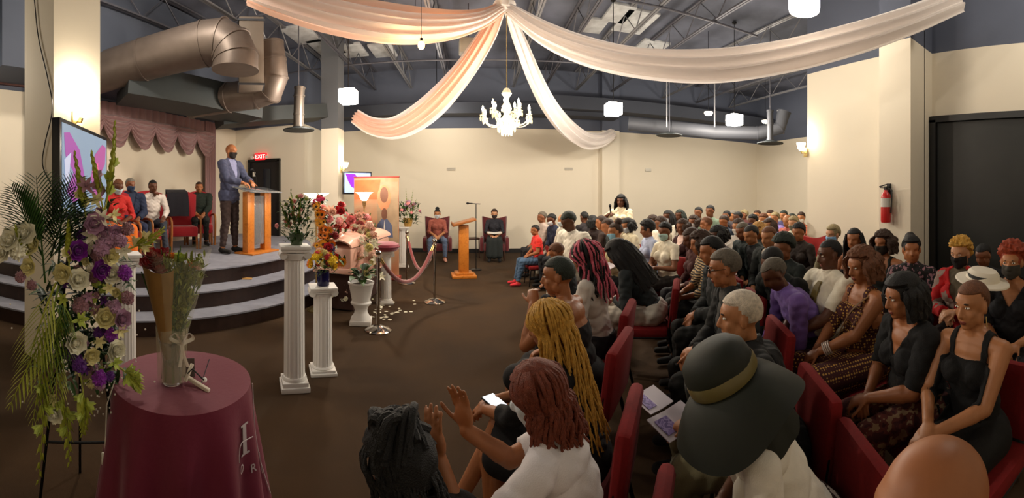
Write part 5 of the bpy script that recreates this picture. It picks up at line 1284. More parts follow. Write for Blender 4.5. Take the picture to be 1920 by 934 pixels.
def hair_mesh(kind, seed=0):
    key = (kind, seed)
    if key in _H: return _H[key]
    m = MB()
    if kind == 'short': cap_shell(m, .055, seed, .02, 14)
    elif kind == 'buzz': cap_shell(m, .028, seed, .006, 20)
    elif kind == 'fringe':
        m.ell((-.014, 0, .020), (.098, .079, .082), 40, 26, None, lambda d: 1.05 if (d.x < .2 and -.45 < d.z < .35 + .1 * fbm(d, 4)) else .88)
    elif kind == 'afro': cap_shell(m, .42, seed, .12, 7, 48, 32, low=-.3)
    elif kind == 'curly': cap_shell(m, .26, seed, .3, 5, 64, 44, low=-.4, up=.12)
    elif kind == 'crop': cap_shell(m, .12, seed, .1, 8, 48, 32, up=.1)
    elif kind == 'bob': cap_shell(m, .16, seed, .05, 5); drape_hair(m, .10, .012, seed, .5, 1.1)
    elif kind == 'wavybob': cap_shell(m, .17, seed, .10, 7, 64, 44); drape_hair(m, .09, .014, seed, .35, 1.05, .012)
    elif kind == 'long': cap_shell(m, .10, seed, .03, 5); drape_hair(m, .34, .008, seed, 1., 1.15)
    elif kind == 'bun': cap_shell(m, .08, seed, .03, 10); m.ell((-.07, 0, .13), (.055, .055, .05), 20, 14, None, lambda d: 1 + .12 * math.sin(d.x * 16) * math.sin(d.z * 14))
    elif kind == 'ponytail': cap_shell(m, .07, seed, .02, 10); m.tube(cr([(-.10, 0, .08), (-.17, 0, .07), (-.19, 0, -.04), (-.17, 0, -.2)], 6), [.02, .035, .04, .045, .05, .05, .05, .05, .048, .045, .045, .04, .04, .035, .03, .026, .022, .015, .01], 12)
    elif kind == 'updo':
        cap_shell(m, .32, seed, .10, 5, low=-.5)
        rn = random.Random(seed)
        for i in range(34):
            a = rn.uniform(0, 6.28); rr_ = rn.uniform(.02, .085); c = V((-.04, 0, .10)); p0 = c + V((math.cos(a) * .10, math.sin(a) * .10, -.05 + rn.uniform(-.03, .03))); p1 = c + V((math.cos(a + .8) * rr_, math.sin(a + .8) * rr_, .045 + rn.uniform(0, .02))); p2 = c + V((math.cos(a + 2.4) * rr_ * 1.1, math.sin(a + 2.4) * rr_ * 1.1, -.02))
            P_ = cr([p0, p1, p2], 6); m.tube(P_, [.012 * (1 + .2 * (j % 2)) for j in range(len(P_))], 7)
        strands(m, 46, .16, .006, seed, beads=.2, wave=.006, steps=8)
    elif kind == 'boxbraids':
        cap_shell(m, .05, seed, .02, 12); strands(m, 120, .50, .0062, seed, beads=.16, wave=.010, steps=14, flare=.15)
        m.tube([(-.115 + .0, .055 * math.cos(a), .0 + .03 * math.sin(a)) if False else (-.03 + .095 * math.cos(a), .09 * math.sin(a), .03 + .03 * math.cos(a)) for a in [2 * PI * k / 30 for k in range(30)]], .008, 6, closed=True)
    elif kind == 'pinkbraids': cap_shell(m, .06, seed, .02, 10); strands(m, 44, .24, .008, seed, beads=.12, wave=.008, steps=10, flare=.25)
    elif kind == 'pinkstrands': strands(m, 34, .27, .0085, seed + 50, beads=.12, wave=.01, steps=10, flare=.3)
    elif kind == 'locs':
        cap_shell(m, .14, seed, .08, 6); strands(m, 110, .17, .0085, seed, beads=.1, wave=.012, steps=10, flare=.35)
    me = m.mesh('hair'); me.materials.append(None); _H[key] = me; return me
PLACED = []
SKIN = {k: M('skin_' + k, c, .48, noise=.06, nscale=18) for k, c in {'deep': (74, 44, 30), 'dark': (96, 58, 38), 'brown': (128, 80, 52), 'warm': (158, 100, 62), 'tan': (172, 116, 76), 'light': (190, 138, 102)}.items()}
HC = {k: M('hair_' + k, c, .65, bump=.6, bscale=260, noise=.25, nscale=60) for k, c in {'black': (10, 9, 9), 'brown': (58, 38, 26), 'auburn': (112, 50, 28), 'red': (146, 54, 22), 'copper': (104, 62, 34), 'blonde': (198, 150, 60), 'honey': (176, 132, 70), 'grey': (120, 114, 104), 'white': (206, 194, 176), 'pink': (200, 92, 112), 'darkgreen': (34, 44, 36), 'ash': (150, 134, 96), 'salt': (96, 88, 76)}.items()}
eye_w = M('eye_white', (226, 218, 206), .25); eye_d = M('eye_iris', (26, 16, 12), .2); lipm = M('lips_brown', (128, 66, 56), .45)
def fabric(c, pat=None):
    if pat: return Mlerp('fabric_' + pat[0] + '_%d%d%d' % tuple(pat[1][0]), pat[1], pat[2], pat[3], .85, **(pat[4] if len(pat) > 4 else {}))
    return M('fabric_%d_%d_%d' % tuple(c), c, .85, noise=.06, nscale=10, sheen=.1 if max(c) > 70 else 0, bump=.2, bscale=220)
def person(x, y=None, label='', r=None, face=152.6, ztop=None, pose=None, res='mid', skin='brown', hair=('short', 'black'), top=('long', (20, 20, 22)), bottom=('trousers', (24, 24, 28)), mask=None, shoe=(18, 16, 16), eyes=False, chair=True, z=0., group='seated audience in the rows', extra=None, hseed=0, outer=None, root=None, chlab=None, hs=1., chgroup=None):
    P = dict(DEF); P.update(pose or {}); Bd = make_body(P, res); J = Bd['J']; hc = J['hc']; S = P['scale']
    hr = {'curly': .05, 'afro': .05, 'updo': .06, 'bun': .06, 'wavybob': .03, 'crop': .025}.get(hair[0] if hair else '', .008)
    zt = (hc.z + .117 + hr) * S + z
    fr = R(face)
    if root is None:
        if r is None: r = F * (H - zt) / max(8, (y - Y0))
        p = at(x, r); off = Matrix.Rotation(fr, 3, 'Z') @ V((hc.x, hc.y, 0)) * S; loc = V((p.x - off.x, p.y - off.y, z))
    else: loc = V(root)
    if root is None and res != 'near':
        best = None
        for dr in (0, .12, -.12, .24, -.24, .36, -.36, .5, -.5, .65, -.65, .8, -.8, 1., -1., 1.2):
            q = at(x, r + dr); q = V((q.x - off.x, q.y - off.y, z)); dm = min([(q - w).length for w in PLACED] or [9])
            if best is None or dm > best[0]: best = (dm, q)
            if dm > .50: break
        loc = best[1]
    PLACED.append(loc)
    if group is None: pass
    t = thing('person', label, 'person', loc, fr, group); t.scale = (S, S, S)
    o = put('body', Bd['mesh'], t, mat=SKIN[skin])
    if not Bd['mesh'].materials: pass
    nm = {'tee': 't_shirt', 'short': 'shirt', 'long': 'shirt', 'mid': 'blouse', 'jacket': 'jacket', 'tank': 'tank_top', 'strapless': 'bodice', 'vneck': 'blouse', 'trousers': 'trousers', 'shorts': 'shorts', 'mask': 'face_mask', 'shoeL': 'shoe', 'shoeR': 'shoe', 'beard': 'beard', 'browL': 'eyebrow', 'browR': 'eyebrow', 'lips': 'lips', 'sock': 'socks'}
    def wear(kind, c):
        me = cloth(Bd, kind)
        if me is None: return None
        return put(nm[kind], me, t, mat=c if not isinstance(c, tuple) else fabric(c))
    if outer: wear(outer[0], outer[1])
    if top: wear(top[0], top[1] if not outer else top[1])
    if bottom:
        if bottom[0] == 'skirt': put('skirt', skirt_mesh(Bd, bottom[2] if len(bottom) > 2 else .95), t, mat=bottom[1] if not isinstance(bottom[1], tuple) else fabric(bottom[1]))
        else: wear(bottom[0], bottom[1])
    if shoe: wear('shoeL', shoe); wear('shoeR', shoe)
    if mask: wear('mask', mask)
    if hair and hair[0] != 'bald':
        ho = put('hair', hair_mesh(hair[0], hseed), t, mat=HC[hair[1]]); ho.matrix_local = J['HM'] @ Matrix.Scale(hs, 4)
        if hair[0] == 'pinkbraids':
            h2 = put('pink_strands', hair_mesh('pinkstrands', hseed), ho, mat=HC['pink'])
    if eyes or res == 'near':
        wear('browL', M('brow_dark', (24, 16, 12), .9)); wear('browR', M('brow_dark', (24, 16, 12), .9))
        if not mask: wear('lips', lipm)
        for s in (-1, 1):
            m = MB(); m.ell((.0755, s * .031, .010), (.0105, .0135, .0065), 12, 8); m.cur = 1; m.ell((.0815, s * .031, .010), (.0052, .0058, .0055), 10, 8)
            e = m.build('eye', [eye_w, eye_d], t); e.matrix_local = J['HM']
    if extra: extra(t, Bd)
    if chair:
        place_chair(loc + Matrix.Rotation(fr, 3, 'Z') @ V((0.0, 0, 0)), fr, chlab or ('burgundy padded chair under the ' + ' '.join(label.split()[:9])), z=z, s=S) if not chgroup else None
    return t
def part(t, m, name, mat, frame=None):
    o = m.build(name, mat, t)
    if frame is not None: o.matrix_local = frame
    return o
# ------------------------------------------------------------------ the people
A0 = dict(); A1 = dict(yaw=18, pitch=4); A2 = dict(lean=14, pitch=22); A3 = dict(yaw=-20)
M0 = dict(sex='m'); M1 = dict(sex='m', yaw=15, wide=1.05); M2 = dict(sex='m', lean=16, pitch=20); M3 = dict(sex='m', yaw=-18)
WH = (226, 220, 204); BK = (11, 10, 12); NV = (30, 36, 56); GY = (120, 120, 116)
MW = (206, 214, 220); MBL = (140, 190, 214); MB_ = (24, 24, 26)
def hold(mk):
    def f(t, Bd): mk(t, Bd)
    return f
# ---- front row, nearest first
person(745, 782, 'person with a tall black braided updo at the bottom edge, back turned', r=1.08, face=146, pose=dict(lean=36, pitch=22, scale=.88), res='near', skin='dark', hair=('updo', 'black'), top=('mid', BK), hseed=4, hs=1.02, chlab='burgundy chair at the bottom edge under the black updo')
person(1005, 684, 'clapping woman with auburn locs in a white blouse, nearest red chairs', r=1.36, face=146, res='near', skin='warm', hair=('locs', 'auburn'), top=('short', (224, 218, 218)), bottom=('trousers', (206, 200, 188)), mask=MW, hseed=2, hs=1.0,
       pose=dict(scale=.88, lean=22, pitch=18, yaw=14, L=(.42, .36, .50), Rr=(.42, .20, .52), hdir=(.25, .0, 1, 0, -1, 0), curl=10, pole=(-.2, .5, -1)), chlab='burgundy chair under the clapping woman with auburn locs')
person(1027, 562, 'woman with very long blonde box braids and a dark hair tie', r=1.85, face=150, res='near', skin='warm', hair=('boxbraids', 'blonde'), top=('mid', BK), bottom=('skirt', BK, .9), hseed=3, hs=1.05,
       pose=dict(scale=.93, lean=16, pitch=16, cross=True, L=(.50, .04, .16), Rr=(.48, -.04, .18), curl=55))
person(1045, 489, 'woman with cropped dark hair in a strapless black dress, hand at her face', r=2.55, face=146, res='near', skin='warm', hair=('buzz', 'darkgreen'), top=('strapless', BK), bottom=('skirt', BK, .95), shoe=BK, hs=1.06,
       pose=dict(lean=16, pitch=6, yaw=18, L=(.30, .10, .46), Rr=(.30, -.08, .12), curl=60, pole=(.1, .4, -1)))
person(1096, 464, 'person with pink and dark braids in a grey-white blouse', r=3.2, face=150, res='mid', skin='brown', hair=('pinkbraids', 'black'), top=('mid', (196, 190, 180)), pose=dict(lean=10, pitch=16), hs=1.2, hseed=6)
person(1158, 452, 'person with a black coat and long black hair bent over a white paper', r=4.0, face=150, res='mid', skin='brown', hair=('long', 'black'), top=('long', (26, 34, 36)), bottom=('trousers', (196, 190, 176)), pose=dict(lean=34, pitch=34, bulk=1.15, L=(.36, .06, .12), Rr=(.36, -.06, .12)), hs=1.25)
# ---- the knot of people around the white cloth table in front of the far wall
person(1044, 440, 'boy in a dark top reading a pink sheet before the white shirt', r=4.5, face=150, res='mid', skin='warm', hair=('short', 'copper'), top=('tee', (34, 44, 46)), pose=dict(lean=22, pitch=34, scale=.9, L=(.34, .05, .22), Rr=(.34, -.05, .22)), hs=1.05)
person(1066, 416, 'man in a big white shirt bending low over his knees', r=5.5, face=200, res='mid', skin='dark', hair=('short', 'darkgreen'), top=('long', (236, 230, 214)), bottom=('trousers', (206, 200, 186)), pose=dict(sex='m', lean=22, pitch=30, bulk=1.35, scale=1.12, wide=1.1, L=(.38, .08, .1), Rr=(.38, -.08, .1)), hs=1.05)
person(1055, 403, 'older masked man with a reddish scalp behind the white shirt', r=7.4, face=190, res='far', skin='tan', hair=('fringe', 'grey'), mask=(190, 200, 204), top=('long', (190, 186, 172)), pose=M0)
person(1034, 402, 'person in navy reading with a white mask beside the red-shirted child', r=7.7, face=190, res='far', skin='dark', hair=('short', 'black'), top=('jacket', (30, 36, 58)), bottom=('trousers', (176, 168, 150)), mask=MW, pose=M2, outer=('tee', (28, 32, 50)))
person(1016, 392, 'greying adult seated behind the child in red', r=8.2, face=185, res='far', skin='brown', hair=('short', 'salt'), top=('long', (176, 160, 150)), pose=M0)
person(1003, 398, 'child in a bright red t-shirt and jeans with red shoes', r=7.5, face=186, res='mid', skin='warm', hair=('short', 'black'), top=('tee', (226, 44, 34)), bottom=('trousers', (70, 96, 124)), shoe=(216, 48, 60), pose=dict(sex='m', scale=.84, lean=8, lfeet=.1))
person(1095, 396, 'person with dark hair and dark top turned away near the far wall', r=8.4, face=120, res='far', skin='dark', hair=('short', 'black'), top=('long', (38, 32, 34)), pose=M0)
person(1110, 402, 'woman with a large dark bun in front of the far wall', r=7.3, face=130, res='far', skin='dark', hair=('bob', 'black'), top=('long', (52, 36, 32)), pose=A0)
person(1127, 407, 'person with short brown hair and bare neck beside the dark bun', r=7.0, face=160, res='far', skin='warm', hair=('short', 'brown'), top=('long', (58, 44, 40)), pose=M3)
person(1139, 408, 'man in a dark green-black suit left of the yellow top', r=6.6, face=165, res='far', skin='warm', hair=('short', 'brown'), top=('jacket', (26, 38, 40)), outer=('tee', (60, 60, 60)), pose=M2)
person(1153, 409, 'woman in a cream top with an orange scarf and pale mask', r=6.2, face=176, res='mid', skin='tan', hair=('bun', 'brown'), top=('mid', (228, 214, 172)), mask=MBL, pose=A0)
person(1176, 415, 'woman with a black ponytail and cream top beside the orange scarf', r=5.9, face=186, res='mid', skin='tan', hair=('bob', 'black'), top=('mid', (232, 222, 190)), mask=MW, pose=A2)
person(1213, 410, 'person with dark hair in a light blue shirt', r=5.9, face=176, res='mid', skin='brown', hair=('crop', 'black'), top=('short', (168, 178, 206)), bottom=('trousers', (60, 58, 42)), pose=dict(lean=10, pitch=10, yaw=-10, bulk=1.1), hs=1.12)
person(1223, 398, 'person with grey-brown hair behind the light blue shirt', r=7.4, face=170, res='far', skin='brown', hair=('crop', 'brown'), top=('long', (214, 206, 186)), pose=A0)
person(1246, 414, 'woman in a white polo with a pale green mask and white bag', r=5.4, face=196, res='mid', skin='brown', hair=('crop', 'black'), top=('tee', (232, 224, 202)), bottom=('trousers', (40, 34, 30)), mask=(190, 222, 214), pose=dict(lean=4, pitch=8, yaw=6, L=(.26, .05, .2), Rr=(.26, -.05, .2)))
person(1252, 388, 'woman with long dark hair and a white mask high above the polo', r=7.8, face=192, res='far', skin='dark', hair=('long', 'black'), top=('long', (216, 208, 190)), mask=MW, pose=dict(scale=1.06))
person(1274, 389, 'woman with long dark wavy hair against the far wall', r=8.6, face=196, res='far', skin='dark', hair=('long', 'darkgreen'), top=('long', (40, 36, 34)), pose=dict(scale=1.05))
person(1279, 412, 'person in a dark brown cardigan over a pink top', r=6.2, face=186, res='mid', skin='brown', hair=('wavybob', 'brown'), top=('jacket', (58, 26, 24)), outer=('tee', (222, 190, 176)), pose=A0)
person(1300, 394, 'woman with a big brown head of hair behind the cardigan', r=7.4, face=194, res='far', skin='brown', hair=('wavybob', 'brown'), top=('long', (60, 34, 30)), mask=(200, 196, 190), pose=A0)
person(1309, 387, 'person with short dark hair left of the grey-green shirt', r=8.6, face=196, res='far', skin='brown', hair=('short', 'black'), top=('long', (88, 78, 66)), pose=dict(sex='m', scale=1.06))
person(1331, 384, 'man in a grey-green shirt standing taller near the far wall', r=8.6, face=200, res='far', skin='brown', hair=('short', 'black'), top=('tee', (110, 128, 108)), pose=dict(sex='m', scale=1.1))
person(1324, 408, 'bald man with a navy collar over a white shirt seen from behind', r=6.4, face=140, res='mid', skin='warm', hair=('buzz', 'copper'), top=('short', (228, 216, 204)), pose=dict(sex='m', lean=8, pitch=10, wide=1.08))
person(1296, 425, 'woman in a long dark maroon coat in front of the brown hair', r=4.7, face=168, res='mid', skin='dark', hair=('bob', 'brown'), top=('long', (66, 30, 28)), pose=A2)
strip = ('stripes', [(40, 34, 38), (176, 150, 108)], 'wave', 12, dict(axis='Z'))
person(1312, 437, 'woman with dark brown hair in a tan and black striped top', r=4.2, face=160, res='mid', skin='warm', hair=('wavybob', 'brown'), top=('mid', fabric(None, strip)), bottom=('trousers', (30, 32, 30)), pose=dict(lean=12, pitch=14, L=(.32, .07, .1), Rr=(.30, -.04, .14)), hs=1.1)
person(1333, 464, 'man with smooth black hair in a black suit, behind the glasses', r=3.45, face=158, res='mid', skin='warm', hair=('short', 'black'), top=('jacket', (24, 28, 28)), outer=('tee', (40, 40, 44)), bottom=('trousers', (26, 28, 26)), pose=dict(sex='m', lean=14, pitch=14, bulk=1.1, L=(.30, .04, .14), Rr=(.30, -.02, .12)), hs=1.06)
def glasses(c=(30, 26, 22)):
    def f(t, Bd):
        m = MB()
        for s in (-1, 1):
            m.tube([(.098, s * .033 + .022 * math.cos(a), .008 + .017 * math.sin(a)) for a in [2 * PI * k / 16 for k in range(16)]], .0022, 5, closed=True)
            m.tube([(.096, s * .055, .012), (.06, s * .078, .012), (.0, s * .083, .012)], .002, 5)
        m.tube([(.100, -.012, .010), (.102, 0, .012), (.100, .012, .010)], .002, 5)
        part(t, m, 'glasses', M('glasses_%d' % c[0], c, .3, metal=.5), Bd['J']['HM'])
    return f
person(1357, 492, 'grey-haired man with glasses in a black suit and clasped hands', r=2.6, face=154, res='near', skin='warm', hair=('short', 'salt'), top=('jacket', (22, 24, 24)), outer=('tee', (60, 58, 54)), bottom=('trousers', (24, 26, 24)), pose=dict(sex='m', lean=12, pitch=8, bulk=1.12, L=(.33, .03, .16), Rr=(.34, -.03, .13), curl=60), hs=1.07, extra=glasses())
def lap_bag(t, Bd):
    m = MB(); m.rbox((.36, 0, .66), (.1, .32, .2), .03); bg = part(t, m, 'handbag', Mlerp('beaded_bag', [(14, 14, 16), (14, 14, 16), (170, 170, 168)], 'noise', 60, .4))
    m = MB()
    for s in (-1, 1): m.tube(cr([(.36 + s * .03, -.09, .75), (.37 + s * .05, -.07, .87), (.37 + s * .05, .07, .87), (.36 + s * .03, .09, .75)], 6), .007, 7)
    m.build('handle', M('bag_handle', (40, 42, 36), .4), bg)
pat1 = ('blackwhite', [(18, 18, 20), (18, 18, 20), (150, 146, 136)], 'noise', 42, dict())
person(1386, 548, 'woman with close white-blonde hair in a black jacket, beaded bag on lap', r=1.85, face=152, res='near', skin='tan', hair=('buzz', 'white'), top=('jacket', (8, 8, 10)), outer=('tee', fabric(None, pat1)), bottom=('trousers', (140, 134, 100)), pose=dict(scale=.96, lean=15, pitch=4, bulk=1.22, wide=1.1, L=(.40, .03, .14), Rr=(.34, -.10, .12), curl=45), hs=1.06, extra=lap_bag)
# the hat lady
hatm = M('olive_black_organza', (22, 26, 14), .7, sheen=.0, noise=.3, nscale=6)
def hat(t, Bd):
    m = MB()
    m.lathe([(.112, .0), (.122, .02), (.124, .06), (.115, .10), (.085, .128), (.04, .14), (.001, .142)], 40, (-.015, 0, .055), fn=lambda a, i, z: 1 + .02 * math.sin(a * 3 + 1), cap=False)
    h = m.build('sun_hat', hatm, t); h.matrix_local = Bd['J']['HM'] @ Matrix.Scale(1.12, 4)
    m = MB(); m.grid(lambda u, v: (-.015 + (.110 + v * .125) * math.cos(2 * PI * u), (.110 + v * .125) * math.sin(2 * PI * u), .055 - .13 * v ** 1.6 + .022 * v * math.sin(2 * PI * u * 3 + 1)), 60, 12, thick=.004); m.build('brim', hatm, h)
    m = MB(); m.lathe([(.124, .0), (.128, .01), (.128, .035), (.124, .045)], 36, (-.015, 0, .06), cap=False); m.build('hat_band', M('hat_band_sheen', (104, 94, 54), .35), h)
    m = MB(); m.grid(lambda u, v: (-.02 - .13 * math.sin(u * PI) * (1 + .25 * v), -math.cos(u * PI) * (.11 + .04 * v) + .006 * math.sin(u * 30), .03 - v * .22), 30, 10, thick=.004); m.build('veil', hatm, h)
person(1366, 690, 'woman in a wide sheer olive-black sun hat and white top', r=1.38, face=150, res='near', skin='dark', hair=('bob', 'black'), top=('short', (232, 226, 212)), bottom=('trousers', (60, 40, 34)), pose=dict(scale=.9, lean=32, pitch=26, bulk=1.1, wide=1.05, L=(.40, .10, .13), Rr=(.34, -.08, .12)), extra=hat)
# bald head at the bottom edge, right
person(1742, 846, 'person with a shiny bald brown scalp at the bottom right edge', r=.62, face=150, res='near', skin='warm', hair=None, top=('long', (210, 206, 200)), pose=dict(sex='m', lean=2, pitch=4, bulk=1.1, scale=.97))
# ---- second block of rows, right
person(1452, 490, 'man in a purple shirt bent far forward', r=3.0, face=156, res='mid', skin='dark', hair=('short', 'salt'), top=('long', (112, 84, 156)), bottom=('trousers', (28, 28, 30)), pose=dict(sex='m', lean=38, pitch=36, L=(.44, .06, .04), Rr=(.44, -.06, .06), bulk=1.1))
def tie(t, Bd):
    J = Bd['J']; up = V(Bd['up']); fw = V(Bd['fw']); m = MB(); a = J['pel'] + up * .45 + fw * .10
    pts = [J['pel'] + up * s * .53 + fw * d for s, d in ((.90, .098), (.82, .125), (.66, .147), (.5, .143), (.34, .142), (.2, .15))]
    w = [.018, .03, .034, .04, .046, .02]; vs = []
    for p, k in zip(pts, w): vs += [p + V((0, k, 0)), p + V((0, -k, 0)), p + V((0, -k, 0)) - fw * .01, p + V((0, k, 0)) - fw * .01]
    fs = [(4 * i + j, 4 * i + (j + 1) % 4, 4 * i + 4 + (j + 1) % 4, 4 * i + 4 + j) for i in range(5) for j in range(4)] + [(0, 1, 2, 3), (20, 21, 22, 23)]
    m.add(vs, fs); m.build('necktie', M('olive_tie', (112, 96, 42), .6), t)
    m = MB(); m.rbox(J['pel'] + up * .34 + fw * .14 + V((0, -.085, 0)), (.012, .05, .085), .004, (0, -.15, 0)); m.build('badge', M('dark_badge', (26, 40, 34), .4), t)
person(1555, 472, 'man in a white short-sleeved shirt and olive necktie, mask under chin', r=3.15, face=168, res='near', skin='dark', hair=('buzz', 'black'), top=('short', (236, 228, 206)), bottom=('trousers', (34, 30, 32)), mask=None, pose=dict(sex='m', lean=-8, pitch=8, yaw=-12, bulk=1.12, wide=1.05, L=(.40, .07, .10), Rr=(.38, -.02, .1)), extra=tie)
net = ('gold_net', [(196, 150, 70), (66, 20, 20)], 'voronoi', 52, dict())
def bangles(t, Bd):
    J = Bd['J']; d = (J['wL'] - J['eL']).normalized(); m = MB()
    u = d.orthogonal().normalized(); w = d.cross(u)
    for i in range(4):
        c = J['wL'] - d * (.03 + .013 * i); m.tube([c + (u * math.cos(a) + w * math.sin(a)) * .040 for a in [2 * PI * k / 16 for k in range(16)]], .005, 6, closed=True)
    m.build('bracelet', M('white_bangle', (220, 206, 196), .3, metal=.3), t)
    up = V(Bd['up']); fw = V(Bd['fw']); m = MB(); P_ = cr([J['sL'] + V((0, -.02, .06)), J['pel'] + up * .40 + fw * .14 + V((0, .08, 0)), J['pel'] + up * .26 + fw * .165 + V((0, -.02, 0)), J['pel'] + up * .1 + fw * .15 + V((0, -.14, 0))], 6)
    m.tube(P_, .013, 6, flat=.35); m.build('bag_strap', M('tan_strap', (112, 78, 40), .6), t)
person(1614, 487, 'woman with short copper-brown hair in a gold and maroon net dress', r=2.8, face=160, res='near', skin='warm', hair=('wavybob', 'copper'), top=('tank', fabric(None, net)), bottom=('skirt', fabric(None, net), 1.2), pose=dict(lean=2, pitch=10, yaw=6, bulk=1.15, L=(.38, .02, .13), Rr=(.36, -.05, .12)), extra=bangles, hs=1.1)
patm = ('maroon_leaf', [(64, 20, 22), (96, 44, 36), (150, 124, 92)], 'noise', 22, dict())
person(1690, 522, 'woman with smooth short black hair in a loose black top', r=2.2, face=152, res='near', skin='warm', hair=('bob', 'black'), top=('vneck', (8, 8, 9)), bottom=('trousers', fabric(None, patm)), pose=dict(scale=.96, lean=14, pitch=8, bulk=1.22, wide=1.08, L=(.38, .03, .13), Rr=(.34, -.05, .12)), hs=1.1)
def earring(t, Bd):
    for s in (-1, 1): part(t, MB().tube([(-.0, s * .088, -.045), (-.0, s * .09, -.10)], .003, 6), 'earring', gold, Bd['J']['HM'])
person(1822, 537, 'woman with a shaved-side haircut in a black tank dress, legs crossed', r=1.98, face=166, res='near', skin='tan', hair=('short', 'copper'), top=('tank', (7, 7, 8)), bottom=('skirt', (7, 7, 8), .55), pose=dict(scale=.96, lean=2, pitch=4, yaw=-4, cross=True, L=(.36, .02, .16), Rr=(.34, -.04, .18)), extra=earring)
jack = ('redwhite', [(190, 26, 30), (190, 26, 30), (150, 130, 120)], 'noise', 7, dict())
person(1800, 459, 'woman with curly golden hair and black mask in a red patterned jacket', r=3.4, face=176, res='near', skin='light', hair=('curly', 'blonde'), top=('jacket', fabric(None, jack)), outer=('tee', (92, 84, 66)), bottom=('trousers', (40, 34, 34)), mask=(30, 26, 26), pose=dict(lean=4, pitch=8, L=(.26, .06, .22), Rr=(.26, -.04, .2)))
person(1897, 470, 'woman with bright red curly hair and black top at the right edge', r=2.95, face=180, res='near', skin='tan', hair=('curly', 'red'), top=('vneck', (16, 16, 20)), bottom=('trousers', (24, 24, 30)), mask=(60, 56, 50), pose=dict(lean=2, pitch=2, bulk=1.1, L=(.26, .10, .14), Rr=(.28, -.02, .12)), hs=1.1)
person(1561, 429, 'older person with ash-blond hair and light blue mask by the wall', r=5.0, face=180, res='mid', skin='light', hair=('short', 'ash'), top=('long', (150, 142, 110)), mask=(132, 176, 214), pose=dict(pitch=4), hs=1.1)
person(1601, 440, 'woman with long straight black hair and bare shoulders', r=4.5, face=186, res='mid', skin='warm', hair=('long', 'black'), top=('strapless', (36, 30, 34)), pose=dict(yaw=10, pitch=6))
person(1655, 434, 'woman with a full bob and dark mask right of the long black hair', r=4.35, face=178, res='mid', skin='warm', hair=('wavybob', 'brown'), top=('tank', (30, 34, 30)), mask=(44, 38, 32), pose=dict(pitch=4, bulk=1.1), hs=1.1)
person(1709, 443, 'woman with black braids pulled back wearing a floral black top', r=4.0, face=196, res='mid', skin='warm', hair=('ponytail', 'black'), top=('tee', fabric(None, ('floralblack', [(20, 20, 22), (20, 20, 22), (150, 110, 120)], 'noise', 30, dict()))), pose=dict(yaw=16, pitch=2), hs=1.1)
